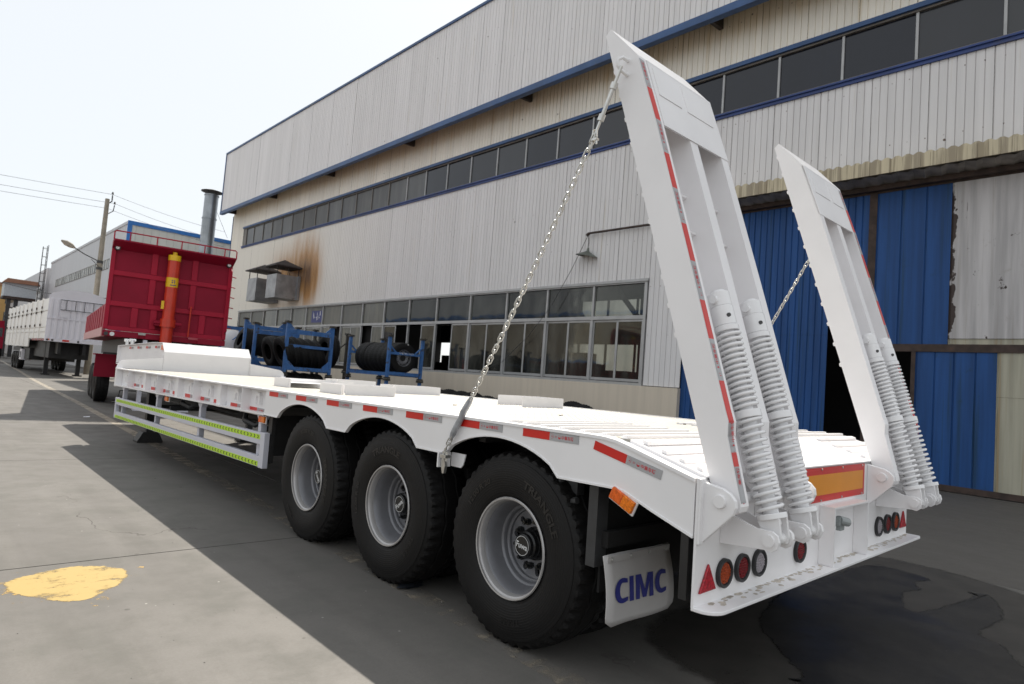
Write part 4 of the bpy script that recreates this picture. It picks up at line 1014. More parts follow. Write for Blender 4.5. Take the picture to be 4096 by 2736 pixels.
def ramp_assembly(sx):
    xo, xi = 1.42, .68
    def X(v): return sx*v
    rp_ = MB()
    # three hollow webs
    for c0, c1 in ((xo, xo-.075), (1.09, 1.01), (xi+.075, xi)):
        pr = list(RPROF)
        if c0 == 1.09: pr = [(front_y(3.28)-.02,3.28),(back_y(3.28)+.02,3.28)]+[(y+.003, z) for y, z in BK[1:]]+[(-.09,1.01),(-.0,1.12)]
        rp_.prism(pr, 'x', X(c0), X(c1))
    # tread plate behind the webs and the slanted tip plate
    rp_.prism([(.752,3.48),(.765,3.482),(.005,1.158),(-.008,1.158)], 'x', X(xo-.076), X(xi+.076))
    rp_.prism([(.724,3.500),(.735,3.5105),(.5445,3.305),(.534,3.294)], 'x', X(xo-.076), X(xi+.076))
    o = part(rp_, 'loading_ramp', M['white2'], bevel=.004)
    # upper back panel
    z0 = 2.905
    MB().prism([(back_y(3.302)-.004,3.302),(back_y(3.302)+.008,3.296),(back_y(z0)+.008,z0),(back_y(z0)-.004,z0)], 'x', X(xo-.077), X(xi+.0)).build('back_panel', M['white2'], o)
    for a, b in ((1.31,1.09),(1.03,.75)):
        MB().prism([(back_y(3.27)-.0085,3.27),(back_y(3.27)-.004,3.27),(back_y(3.10)-.004,3.10),(back_y(3.10)-.0085,3.10)], 'x', X(a), X(b)).build('pad_plate', M['white2'], o)
    # cross shelves
    for z in (2.57, 2.36):
        for a, b in ((xo-.076, 1.091), (1.009, xi+.076)):
            MB().prism([(front_y(z)-.013,z-.010),(front_y(z)-.013,z),(front_y(z)-.068,z+.018),(front_y(z)-.068,z+.008)], 'x', X(a), X(b)).build('cross_shelf', M['white2'], o)
    # tread cleats
    for k in range(12):
        z = 3.42-k*.146
        if z < 1.35: break
        d = Vector((-.3265,-1)).normalized(); nrm = Vector((1,-.3265)).normalized()
        y = front_y(z)
        q = [(y, z), (y+d[0]*.032, z+d[1]*.032)]
        poly = [q[0], q[1], (q[1][0]+nrm[0]*.011-d[0]*.006, q[1][1]+nrm[1]*.011-d[1]*.006), (q[0][0]+nrm[0]*.011+d[0]*.006, q[0][1]+nrm[1]*.011+d[1]*.006)]
        MB().prism(poly, 'x', X(xo-.01), X(xi+.01)).build('tread_cleat', M['white2'], o)
    # reflective tape on the outer web
    for za, zb_, red in TAPE:
        cuts = [za]+[z for y, z in BK if zb_ < z < za]+[zb_]; vs = []; fs = []
        for z in cuts:
            y = back_y(z)-.0015; vs += [(X(xo-.006), y, z), (X(xo-.052), y, z)]
        for i in range(len(cuts)-1): fs.append((2*i, 2*i+1, 2*i+3, 2*i+2))
        MB().add(vs, fs).build('reflective_tape', M['red_tape'] if red else M['silver_tape'], o)
        if not red and za-zb_ > .12:
            zc = (za+zb_)/2-.075; tv, tf = text_data('中集车辆', .026, .0004)
            d = Vector((0, back_y(za)-back_y(zb_), za-zb_)).normalized()
            base = Vector((X(xo-.029)+.010, back_y(zc)-.0022, zc)); pv = MB()
            pv.add([base+d*(v[0]+.055)+Vector((-v[1],0,0)) for v in tv], tf)
            pv.add([base+d*(.038+.009*math.cos(t))+Vector((-.010+.009*math.sin(t),0,0)) for t in [math.pi*k/8-math.pi/2 for k in range(9)]], [tuple(range(9))])
            pv.add([base+d*a+Vector((b,0,0)) for a, b in ((.0,.0),(.004,.0),(.004,-.014),(0,-.014),(.012,-.002),(.014,-.002),(.014,-.016),(.012,-.016))], [(0,1,2,3),(4,5,6,7)])
            stuff(pv.build('tape_print', M['red_print'], o))
    # spring struts
    for xc in (1.215, .885):
        A = Vector((X(xc), .117, 2.02)); B = Vector((X(xc), -.232, .905)); u = (A-B).normalized(); L = (A-B).length
        def at(s): return B+u*s
        MB().cyl(at(.06), at(L-.1), .034, 20).build('strut_tube', M['shiny_white'], o, smooth=40)
        cp = MB().cyl(at(L-.17), at(L-.075), .055, 28); cp.cyl(at(L-.072), at(L), .053, 28); cp.cyl(at(L-.173), at(L-.20), .059, 28); cp.cyl(at(L-.18), at(L-.05), .050, 20); cp.cyl(at(L), at(L+.012), .036, 20)
        c1 = cp.build('spring_cap', M['shiny_white'], o, smooth=40, bevel=.002)
        MB().cyl(at(L-.04)+Vector((-.070,.0,.0)), at(L-.04)+Vector((.070,.0,.0)), .020, 16).build('cap_pin', M['shiny_white'], o, smooth=40)
        MB().cyl(at(L-.115)+Vector((-.03,-.042,0)), at(L-.115)+Vector((-.033,-.049,0)), .011, 12).build('cap_hole', M['dark'], o)
        ex = Vector((1,0,0)); ey = u.cross(ex).normalized()
        def coil(s0, s1, n, r=.0545, w=.0088):
            pts = []; st = 22
            for k in range(n*st+1):
                th = 2*math.pi*k/st; s = s0+(s1-s0)*k/(n*st)
                pts.append(at(s)+r*(math.cos(th)*ex+math.sin(th)*ey))
            MB().tube(pts, w, 8).build('coil_spring', M['shiny_white'], o, smooth=60)
        mid = .555
        coil(.115, mid-.012, 13); coil(mid+.03, L-.21, 14)
        MB().cyl(at(mid-.012), at(mid+.024), .064, 28).build('spring_collar', M['shiny_white'], o, smooth=40, bevel=.003)
        MB().cyl(at(.085), at(.11), .066, 28).build('lower_collar', M['shiny_white'], o, smooth=40, bevel=.003)
        cl = MB()
        for dx in (-.045, .03):
            p = [(-.05,.085),(.05,.085),(.038,.0),(.022,-.028),(-.022,-.028),(-.038,0)]
            m4 = axes(ey, u, ex, at(0)+Vector((dx,0,0)))
            cl.prism(p, 'z', 0, .015, m4)
        cl.build('clevis', M['shiny_white'], o, bevel=.002)
        MB().cyl(B+Vector((-.085,0,0)), B+Vector((.06,0,0)), .026, 18).cyl(B+Vector((.055,0,0)), B+Vector((.10,0,0)), .034, 18).build('clevis_pin', M['shiny_white'], o, smooth=40)
        # arm welded to the rear plate
        for dx in (-.075, .065):
            ar = [(0,1.02),(0,.845),(-.20,.868)]+[(-.232+.045*math.cos(t), .905+.045*math.sin(t)) for t in [-1.3-.35*k for k in range(9)]]+[(-.205,.95)]
            ar = [(-.001,1.02),(-.001,.845),(-.215,.862),(-.245,.858),(-.268,.875),(-.276,.905),(-.268,.932),(-.245,.947),(-.17,.948),(-.05,.985)]
            part(MB().prism(ar, 'x', X(xc)+dx-.008, X(xc)+dx+.008), 'strut_arm', M['white'], bevel=.002)
        MB().cyl(B+Vector((-.096,0,0)), B+Vector((-.083,0,0)), .027, 18).build('pin_head', M['white'], o, smooth=40)
    # hinge brackets and pin
    br = [(0,1.135),(-.098,1.118),(-.135,1.10),(-.158,1.075),(-.162,1.045),(-.148,1.01),(-.001,.857)]
    for xb in (1.462, .63):
        part(MB().prism(br, 'x', X(xb)-.012, X(xb)+.012), 'hinge_bracket', M['white'], bevel=.004)
        part(MB().cyl((X(xb)-.026,-.09,1.062), (X(xb)+.026,-.09,1.062), .029, 24), 'hinge_pin', M['white'], smooth=40, bevel=.002)
    part(MB().cyl((X(1.45),-.09,1.062), (X(.64),-.09,1.062), .024, 16), 'hinge_rod', M['white'], smooth=40)
    return o
ramp_assembly(-1); ramp_assembly(1)

# ------------------------------------------------------------------ ramp chains
def link_mesh():
    pts = []; a, b = .0175, .0120
    for k in range(9): t = -math.pi/2+math.pi*k/8; pts.append((a+b*math.cos(t), b*math.sin(t), 0))
    for k in range(9): t = math.pi/2+math.pi*k/8; pts.append((-a+b*math.cos(t), b*math.sin(t), 0))
    return MB().tube(pts, .0046, 7, closed=True).mesh('chain_link', M['zinc'], 60)
LINK = link_mesh()
def chain(sx):
    p_hook = Vector((sx*1.475, .60, 3.235)); p_clamp = Vector((sx*1.50, .735, 2.88)); p_low = Vector((sx*1.53, 1.80, 1.06))
    ck = part(MB().tube([(sx*1.42,.60,3.285),(sx*1.47,.60,3.285),(sx*1.485,.615,3.275),(sx*1.485,.62,3.245),(sx*1.47,.605,3.215),(sx*1.42,.60,3.205)], .010, 8), 'chain_hook', M['shiny_white'], smooth=50)
    d = (p_clamp-p_hook).normalized()
    tb = part(MB().tube([p_hook+d*.0, p_hook+d*.05, p_hook+d*.1], .009, 8).tube([p_hook+d*.09, p_hook+d*.28], .011, 8).cyl(p_hook+d*.09, p_hook+d*.125, .019, 10).cyl(p_hook+d*.265, p_hook+d*.30, .019, 10).tube([p_hook+d*.29, p_hook+d*.40], .008, 8), 'turnbuckle', M['zinc'], smooth=50)
    pc = p_clamp
    sh = part(MB().tube([pc+Vector((0,-.012,.03)), pc+Vector((0,.012,.03)), pc+Vector((0,.018,-.01)), pc+Vector((0,-.016,-.01))], .0055, 6, closed=True).box(-.012,.012,-.022,.022,-.03,-.018, Matrix.Translation(pc)).cyl(pc+Vector((0,-.014,-.015)), pc+Vector((0,-.014,-.05)), .006, 8).cyl(pc+Vector((0,.014,-.015)), pc+Vector((0,.014,-.05)), .006, 8), 'chain_clamp', M['zinc'], smooth=40)
    c = bpy.data.objects.new('chain', LINK); C.objects.link(c); c.parent = tr
    n = 52; first = True
    for k in range(n):
        t = (k+.5)/n; p = p_clamp.lerp(p_low, t); p.z -= .035*4*t*(1-t)
        t2 = t+.01; p2 = p_clamp.lerp(p_low, t2); p2.z -= .035*4*t2*(1-t2)
        ex = (p2-p).normalized(); a = Vector((1,0,0)); ey = (a-ex*a.dot(ex)).normalized(); ez = ex.cross(ey)
        th = R(35)+(k % 2)*math.pi/2+random.uniform(-.2,.2); e2 = math.cos(th)*ey+math.sin(th)*ez; e3 = ex.cross(e2)
        m4 = axes(ex, e2, e3, p)
        if first: c.matrix_local = m4; base = m4.inverted(); first = False
        else:
            l = inst('chain_link', LINK, c, mat4=base @ m4)
    # plastic sleeve over the last links
    s0 = p_clamp.lerp(p_low, .80); s1 = p_clamp.lerp(p_low, .965); pts = []
    for k in range(9):
        t = k/8; p = s0.lerp(s1, t); p.z -= .02*(1-t); pts.append(p+Vector((random.uniform(-.002,.002), random.uniform(-.003,.003), 0)))
    part(MB().tube(pts, [.012,.019,.02,.021,.019,.021,.019,.02,.011], 8), 'chain_sleeve', M['sleeve'], smooth=60)
    part(MB().tube([p_low, p_low+Vector((0,.01,-.03))], .009, 6).box(-.02,.02,-.028,.028,-.06,-.04, Matrix.Translation(p_low)).cyl(p_low+Vector((0,-.015,-.02)), p_low+Vector((0,-.015,-.08)), .009, 8).cyl(p_low+Vector((0,.018,-.02)), p_low+Vector((0,.018,-.08)), .009, 8), 'chain_anchor_clamp', M['zinc'], smooth=40)
    ah = MB().prism([(1.80,.99),(1.835,.99),(1.835,.955),(1.815,.90),(1.80,.90),(1.79,.95)], 'x', sx*1.525-.01, sx*1.525+.01)
    part(ah, 'anchor_hook', M['zinc'])
    part(MB().box(sx*1.50-.05, sx*1.50+.05, 1.845, 1.857, .935, 1.03).prism([(1.70,1.03),(1.845,1.03),(1.845,.94),(1.74,.94),(1.72,.96)], 'x', sx*1.44-.004, sx*1.44+.004), 'anchor_bracket', M['white'])
chain(-1); chain(1)

# ------------------------------------------------------------------ tyre racks and tyres beside the factory
def rack(x0, x1, y0, y1, z0, z1, label, mid=True, mat='rack_blue', diag=False):
    t = thing('tyre_rack', label, 'rack', (x0, y0, z0), 'blue steel tyre racks')
    w, d, h = x1-x0, y1-y0, z1-z0; p = .05
    for x in (0, w):
        for y in (0, d):
            po = MB().box(x-p, x+p, y-p, y+p, .06, h-.07).build('post', M[mat], t)
            MB().box(x-p-.045, x+p+.045, y-p-.045, y+p+.045, h-.07, h).build('post_cap', M['rack_dark'], po)
            MB().box(x-p-.035, x+p+.035, y-p-.035, y+p+.035, 0, .06).build('post_foot', M['rack_dark'], po)
    for y in (0, d):
        MB().box(p, w-p, y-.04, y+.04, .13, .25).build('bottom_rail', M[mat], t)
        if mid:
            MB().box(p, w-p, y-.03, y+.03, h*.56, h*.56+.09).build('cross_rail', M[mat], t)
        if diag:
            MB().box(p, w-p, y-.035, y+.035, h-.42, h-.27).build('top_rail', M[mat], t)
            for sx_, a in ((1, p), (-1, w-p)):
                MB().prism([(a,.25),(a+sx_*.28,.25),(a,.52)], 'y', y-.02, y+.02).build('gusset', M[mat], t)
                MB().prism([(a,h-.26),(a+sx_*.2,h-.26),(a,h-.06)], 'y', y-.02, y+.02).build('gusset', M[mat], t)
        else:
            for sx_, a in ((1, p), (-1, w-p)):
                MB().prism([(a,h*.56+.33),(a,h*.56+.26),(a+sx_*.24,h*.56+.05),(a+sx_*.3,h*.56+.05)], 'y', y-.02, y+.02).build('brace', M[mat], t)
    for x in (0, w):
        MB().box(x-.04, x+.04, p, d-p, .10, .22).build('side_rail', M[mat], t)
    return t
rB = rack(8.0, 9.39, 17.76, 20.5, 1.335, 2.87, 'worn blue tyre rack holding the upright tyre row, rightmost upper rack', True)
tx = MB(); random.seed(3)
for k in range(11):
    x = .42+k*.055
    for q in range(3): tx.box(x+random.uniform(0,.02), x+.036, -.034, -.0315, .885+random.uniform(0,.055), .895+random.uniform(0,.05))
stuff(tx.build('rack_print', M['whiteprint'], rB))
rack(8.0, 9.39, 17.76, 20.5, -.03, 1.33, 'worn blue tyre rack directly under the row of upright tyres', False)
rack(5.07, 6.71, 19.5, 22.3, 1.24, 3.03, 'worn blue tyre rack of leaning tyres with a low middle rail and gussets', False, diag=True)
mr = MB().box(5.12, 6.66, 19.47, 19.53, 2.15, 2.25).build('cross_rail', M['rack_blue'], bpy.data.objects['tyre_rack.002']); mr.matrix_parent_inverse = Matrix.Translation((-5.07,-19.5,-1.24))
rack(5.07, 6.71, 19.5, 22.3, -.03, 1.235, 'blue tyre rack standing under the leaning tyres, mostly hidden by the deck', False)
rack(5.84, 7.48, 25.4, 28.2, 1.5, 3.36, 'dark blue tyre rack next to the pale domed cover, behind the leaning tyres', False, diag=True)
rack(5.84, 7.48, 25.4, 28.2, -.03, 1.495, 'dark blue tyre rack standing under the rack beside the domed cover', False)
rack(8.25, 9.75, 24.0, 26.6, 1.45, 3.12, 'dark rusty tyre rack between the leaning tyres and the upright row', False, 'rack_dark')
rack(8.25, 9.75, 24.0, 26.6, -.03, 1.445, 'dark rusty tyre rack carrying another rack, behind the big single tyre', False, 'rack_dark')
rack(5.9, 7.3, 30.0, 32.5, 1.5, 3.25, 'small blue rack furthest from the ramps, beside the ladder of the red trailer', False)
rack(5.9, 7.3, 30.0, 32.5, -.03, 1.495, 'blue rack under the furthest small rack, beside the red trailer', False)
TY2 = tyre_mesh('tyre_small', 40, 3, .55, .30)
def tyre(loc, rotm, label, group=None, sc_=1.):
    o = bpy.data.objects.new('tyre', TY2); C.objects.link(o)
    o.matrix_world = Matrix.Translation(loc) @ rotm @ Matrix.Scale(sc_, 4)
    return tag(o, label, 'tyre', group)
RZ = lambda a: Matrix.Rotation(R(a), 4, 'Z')
# upright row, axis along y
words = ['first','second','third','fourth','fifth','sixth','seventh','eighth']
for k in range(8):
    y = 18.02+k*.315
    rotm = RZ(90)@Matrix.Rotation(R(17*k), 4, 'X')
    if k == 0:
        w0 = thing('spare_wheel', 'black tyre mounted on a silver ten-hole rim at the near end of the upright row', 'wheel', (8.7, y, 2.10)); w0.rotation_euler = (0,0,R(90))
        inst('tyre', TY2, w0)
        rr = MB().lathe([(-.150,.285),(-.155,.300),(-.145,.302),(-.13,.292),(-.10,.285),(-.06,.28)], 48); rr.build('rim_ring', M['rim'], w0, smooth=30)
        ds = MB(); n = 10
        ds.lathe([(-.06,.28),(-.085,.262),(-.115,.215),(-.125,.19),(-.118,.17),(-.115,.145),(-.105,.12),(-.06,.118)], 48)
        ds.build('rim_disc', M['rim'], w0, smooth=30)
        hl = MB()
        for q in range(10):
            a = 2*math.pi*q/10; c = (.245*math.cos(a), .245*math.sin(a)); hl.cyl((-.112,*c), (-.07,*c), .022, 12)
            a += .3; c = (.158*math.cos(a), .158*math.sin(a)); hl.cyl((-.121,*c), (-.10,*c), .011, 8)
        stuff(hl.build('rim_hole', M['black'], w0)); MB().cyl((-.09,0,0), (.0,0,0), .118, 24).build('centre_bore', M['black'], w0)
        MB().box(-.168,-.163,-.15,-.11,.45,.51).build('paper_tag', M['whiteprint'], w0)
    else:
        tyre((8.7+random.uniform(-.02,.02), y, 2.10+random.uniform(-.01,.01)), rotm, 'upright black tyre in the right rack, %s behind the rimmed wheel' % words[k-1], 'tyres standing in the row on the right rack')
# leaning tyres, axis along x
random.seed(5)
wd = ['leftmost','second from the left','third from the left','fourth from the left','fifth from the left','rightmost']
for k in range(5):
    tyre((5.22+k*.29, 19.95+.03*k, 1.98-.01*k), Matrix.Rotation(R(-20), 4, 'Y')@Matrix.Rotation(R(31*k), 4, 'X'), 'leaning tyre in the front blue rack, '+(wd[k] if k < 4 else 'rightmost')+' of its row', 'tyres leaning in the front rack')
for k in range(5):
    tyre((6.0+k*.30, 25.9+.03*k, 2.42-.02*k), Matrix.Rotation(R(16), 4, 'Y')@Matrix.Rotation(R(23*k), 4, 'X'), 'tyre tilted in the rack by the domed cover, '+(wd[k] if k < 4 else 'rightmost')+' of its row', 'tyres tilted in the rear rack')
for k in range(5):
    tyre((5.3+k*.31, 21.2, 1.98), Matrix.Rotation(R(-14), 4, 'Y')@Matrix.Rotation(R(13*k), 4, 'X'), 'tyre behind the leaning row in the front blue rack, '+(wd[k] if k < 4 else 'rightmost')+' one', 'tyres at the back of the front rack')
tyre((8.62, 23.5, 2.24), Matrix.Rotation(R(3), 4, 'Y'), 'single big tyre standing tread-on between the two blue racks', sc_=1.3)
for k in range(4):
    tyre((5.35+k*.34, 19.9, .75), Matrix.Rotation(R(4), 4, 'Y')@Matrix.Rotation(R(19*k), 4, 'X'), 'tyre in the lower rack just above the deck, '+wd[k], 'tyres in the lower racks')
for k, x in enumerate((8.5, 9.0)):
    tyre((x+.1, 18.3+.4*k, .58), RZ(80+8*k)@Matrix.Rotation(R(9), 4, 'Y'), ('tyre leaning in the lower right rack under the rimmed wheel', 'tyre further back in the lower right rack under the upright row')[k])
# loose tyres leaning along the plinth
ly = [(18.5,.0),(17.75,.02),(17.0,.0),(16.25,.0),(15.55,-.08),(14.85,-.10),(14.2,-.12),(11.55,.02),(11.1,-.04)]
lw_ = ['leftmost of the line along the beige plinth','second from the left along the beige plinth','third from the left along the beige plinth','fourth from the left along the beige plinth','fifth from the left along the beige plinth','sixth from the left along the beige plinth','last of the long line before the gap by the plinth','left one of the close pair near the blue door','right one of the close pair near the blue door']
for k, (y, dz) in enumerate(ly):
    tyre((10.75+random.uniform(-.05,.05), y, .53+dz), RZ(48+random.uniform(-10,10))@Matrix.Rotation(R(14), 4, 'Y')@Matrix.Rotation(R(37*k), 4, 'X'), 'loose tyre, '+lw_[k], 'loose tyres leaning along the factory plinth')
dm = MB().lathe([(0,.0)]+[(1.0-.0+.0, .78)]+[(2.3,.78)]+[(2.3+.75*math.sin(t*math.pi/16), .78*math.cos(t*math.pi/16)) for t in range(1,9)], 28, Matrix.Rotation(R(-90), 4, 'Y'))
do = dm.build('covered_tank', M['tarp'], None, smooth=50, loc=(7.35, 30.9, 0)); tag(do, 'pale grey domed cover rising behind the blue tyre racks', 'tank')

oh = thing('opposite_hall', 'cream hall across the yard, seen mirrored in the factory windows', 'factory', (-26, 22, 0))
MB().box(-16, 0, 0, 85, 0, 9.5).build('wall', simple('cream_hall_wall', (.50,.46,.38), .7, var=.12, scale=.5), oh)
for k in range(14):
    MB().box(.0, .06, 2+k*6, 6.6+k*6, 1.0, 4.2).build('window', M['glass_cl'], oh); MB().box(.0, .1, 1.6+k*6, 7+k*6, 4.2, 4.45).build('lintel', M['sky_blue'], oh)
MB().box(-.2, .25, 0, 85, 9.4, 9.8).build('roof_edge', M['sky_blue'], oh)
for k, (y, cc) in enumerate(((26, 'ochre'), (41, 'red'), (58, 'wtr_side'))):
    v_ = thing('parked_lorry', ('tan lorry', 'red lorry', 'white lorry')[k]+' parked across the yard, seen mirrored in the factory windows', 'lorry', (-17, y, 0))
    MB().box(0, 2.5, 2.4, 10, 1.1, 3.6).build('body', M[cc], v_, bevel=.04); MB().box(.1, 2.4, 0, 2.35, .7, 3.1).build('cab', M[cc], v_, bevel=.12); MB().box(.3, 2.2, -.03, -.0, 1.9, 2.8).build('windscreen', M['glass'], v_); MB().box(2.401, 2.42, .5, 1.6, 1.9, 2.7).build('side_window', M['glass'], v_)
    for yy in (1.1, 7.2, 8.5):
        for x in (.3, 2.2): inst('wheel', TY2, v_, (x, yy, .55))

# ------------------------------------------------------------------ red tipper trailer
rt = thing('tipper_trailer', 'dark red tipper semi-trailer seen from its front with a raised orange-red hydraulic ram', 'trailer', (-.5, 18.2, 0)); rt.rotation_euler = (0, 0, R(-7))
def rpart(mb, nm, mat, parent=rt, **k): return mb.build(nm, mat, parent, **k)
WR, ZB, ZT = 3.02, 1.93, 4.45; LR = 9.6
bd = MB().box(0,WR,0,.06,ZB+.18,ZT)
rpart(bd, 'front_panel', M['red'])
rpart(MB().box(.0,.06,.06,LR,ZB,2.78), 'side_wall', M['red_rib']); rpart(MB().box(WR-.06,WR,.06,LR,ZB,2.78), 'side_wall', M['red_rib']); rpart(MB().box(.06,WR-.06,.06,LR,ZB,ZB+.1), 'floor', M['red'])
rpart(MB().box(-.02,.06,.02,LR,ZB-.02,ZB+.22), 'side_sill', simple('pinkish_sill_paint', (.55,.22,.22), .4))
for k in range(9): rpart(MB().box(-.015,.0,.5+k,.56+k,ZB+.22,2.74), 'side_rib', M['red_rib'])
def rib(x0, x1, z0, z1): rpart(MB().box(x0,x1,-.05,0,z0,z1), 'rib', M['red_rib'], bevel=.01)
rib(0,.10,ZB+.18,ZT-.1); rib(WR-.10,WR,ZB+.18,ZT-.1)
for z in (3.56,2.74): rib(.10,WR-.10,z,z+.13)
rib(.10,WR-.1,2.09,2.20)
for x in (.95,1.96): rib(x,x+.15,2.88,3.555); rib(x,x+.15,3.695,4.3)
for x in (.60,1.05,2.27): rib(x,x+.16,2.205,2.735)
rpart(MB().box(0,.82,-.04,.0,ZB,2.08), 'lower_beam', M['red']); rpart(MB().box(1.0,2.05,-.04,.0,ZB,2.08), 'lower_beam', M['red']); rpart(MB().box(2.3,WR,-.04,.0,ZB,2.08), 'lower_beam', M['red'])
rpart(MB().prism([(-.42,ZT+.02),(-.42,ZT-.02),(-.02,ZT-.2),(-.0,ZT),(0,ZT+.02)], 'x', 0, WR), 'canopy_lip', M['red'])
for x in (.12, WR-.12): 
    L_ = rpart(MB().cyl((x,-.06,4.28),(x,-.13,4.28),.07,14), 'work_lamp', M['black']); MB().cyl((x,-.131,4.28),(x,-.14,4.28),.045,14).build('lens', M['whiteprint'], L_)
rl = rpart(MB().cyl((.08,-.035,1.99),(.08,-.06,1.99),.05,14), 'marker_lamp', M['dark']); rl2 = rpart(MB().cyl((.22,-.035,1.99),(.22,-.06,1.99),.055,14), 'marker_lamp', M['whiteprint'])
rl_ = MB().tube([(.0,-.36,ZT),(.0,-.36,ZT+.2),(.04,-.36,ZT+.24),(WR-.04,-.36,ZT+.24),(WR,-.36,ZT+.2),(WR,-.36,ZT)], .018, 6)
ra = rpart(rl_, 'guard_rail', M['red_rib'])
for x in (.36,.99,1.59,2.17,2.7): MB().cyl((x,-.36,ZT), (x,-.36,ZT+.24), .016, 6).build('rail_post', M['red_rib'], ra)
ld = rpart(MB().tube([(WR-.04,-.06,2.3),(WR-.04,-.2,2.35),(WR-.04,-.2,4.1),(WR-.04,-.06,4.2)], .02, 6), 'ladder', M['red_rib'])
for k in range(6): MB().cyl((WR-.04,-.2,2.45+k*.3), (WR+.12,-.02,2.45+k*.3), .015, 6).build('rung', M['red_rib'], ld)
rm = MB().cyl((1.46,-.28,1.2), (1.46,-.28,4.13), .15, 28); RM = rpart(rm, 'hydraulic_ram', M['orange_red'], smooth=40)
MB().cyl((1.46,-.28,2.3), (1.46,-.28,2.52), .19, 28).build('ram_collar', M['orange_red'], RM, smooth=40)
MB().cyl((1.46,-.28,4.13), (1.46,-.28,4.28), .158, 28).cyl((1.46,-.28,4.28), (1.46,-.28,4.37), .06, 14).build('ram_cap', M['yellow'], RM, smooth=40)
MB().cyl((1.46,-.28,3.40), (1.46,-.28,3.66), .1515, 28).build('label_band', M['yellow'], RM, smooth=40)
MB().prism([(1.24,2.78),(1.24,3.0),(1.31,3.0),(1.31,2.78)], 'y', -.41, -.40).build('label_plate', M['yellow'], RM)
em = MB()
for k in range(4):
    a = math.pi/4+k*math.pi/2; em.prism([(1.47+.055*math.cos(a+q)*r_, 3.55+.055*math.sin(a+q)*r_) for q, r_ in ((-.45,1.),(.45,1.),(.3,.35),(-.3,.35))], 'y', -.4335, -.4315)
em.box(1.40,1.54,-.4335,-.4315,3.44,3.462)
stuff(em.build('label_print', M['blueprint'], RM))
rpart(MB().box(1.15,1.30,-.3,.0,2.32,2.46).cyl((1.12,-.28,2.4),(1.8,-.28,2.4),.05,10), 'ram_bracket', M['red']); rpart(MB().cyl((2.02,-.12,2.1),(2.02,-.14,2.95),.02,8), 'hose_pipe', M['orange_red'])
rpart(MB().box(.6,.8,.3,LR,1.45,1.92), 'chassis_beam', M['black']); rpart(MB().box(2.3,2.5,.3,LR,1.45,1.92), 'chassis_beam', M['black'])
rpart(MB().box(.2,2.9,2.0,2.1,1.3,1.5), 'cross_member', M['dark']); rpart(MB().box(.85,2.25,.4,2.6,1.0,1.9), 'under_box', M['black'])
for y in (2.9,4.2,5.5):
    for x in (.17,2.7):
        o = inst('wheel', TY2, rt, (x+.12,y,.56)); MB().cyl((-.1,0,0),(-.05,0,0),.28,20).build('rim', M['rim'], o)
rpart(MB().box(.02,.75,1.95,2.02,.78,1.42).box(.0,.78,1.9,2.9,1.40,1.44), 'mudguard', M['red']); rpart(MB().box(2.4,3.1,1.95,2.02,.78,1.42), 'mudguard', M['red'])
rpart(MB().tube([(.95,-.0,1.35),(.75,-.2,.95),(.68,-.25,.7),(.75,-.25,.62),(1.3,-.25,.55)], .028, 8), 'crank_handle', simple('dull_bare_steel', (.28,.24,.22), .5))
rpart(MB().box(.95,1.05,-.1,.0,.06,1.9).box(.88,1.12,-.2,.1,.0,.06), 'landing_leg', M['guardpaint']); rpart(MB().box(2.05,2.15,-.1,.0,.06,1.9).box(1.98,2.22,-.2,.1,.0,.06), 'landing_leg', M['guardpaint'])

# ------------------------------------------------------------------ white fence-side trailer behind
wt = thing('fence_trailer', 'white high-sided fence semi-trailer parked beyond the red tipper', 'trailer', (.80, 39., 0))
def wpart(mb, nm, mat, parent=wt, **k): return mb.build(nm, mat, parent, **k)
WW, LW = 2.6, 18.6
wpart(MB().prism([(0,1.85),(WW,1.85),(WW,4.15)]+[(WW/2+WW/2*math.cos(t*math.pi/12), 4.15+.42*math.sin(t*math.pi/12)) for t in range(1,12)]+[(0,4.15)], 'y', 0, .06), 'front_panel', M['wtr_front'])
for k in range(10): wpart(MB().box(.08+k*.26, .20+k*.26, -.04, 0, 2.0, 3.0), 'panel_rib', M['wtr_front'], bevel=.015); wpart(MB().box(.08+k*.26, .20+k*.26, -.04, 0, 3.06, 4.05), 'panel_rib', M['wtr_front'], bevel=.015)
wpart(MB().box(-.02, WW+.02, -.05, 0.0, 3.0, 3.06), 'cross_rib', M['wtr_front']); wpart(MB().box(-.02, WW+.02, -.06, 0.0, 1.82, 1.99), 'front_beam', M['wtr_front'])
wpart(MB().tube([(.5,-.12,4.02),(2.45,-.12,4.02),(2.45,-.12,3.5),(.5,-.12,3.5)], .02, 6, closed=True), 'ladder_frame', M['dark'])
for k in range(5): wpart(MB().cyl((.75+k*.4,-.12,3.5), (.75+k*.4,-.12,4.02), .014, 6), 'ladder_bar', M['dark'])
for x in (.5, 1.75): wpart(MB().box(x, x+.45, -.05, -.001, 3.1, 3.5), 'notch_panel', M['wtr_front'])
for x, m_ in ((.1,'dark'),(.32,'rust'),(1.45,'dark')): wpart(MB().cyl((x,-.06,1.9),(x,-.09,1.9),.05,10), 'front_lamp', M[m_])
wpart(MB().box(.75,1.05,-.075,-.06,1.86,1.95), 'number_plate', M['red_tape']); wpart(MB().box(.1,.2,-.075,-.06,1.88,1.95), 'marker', M['amber'])
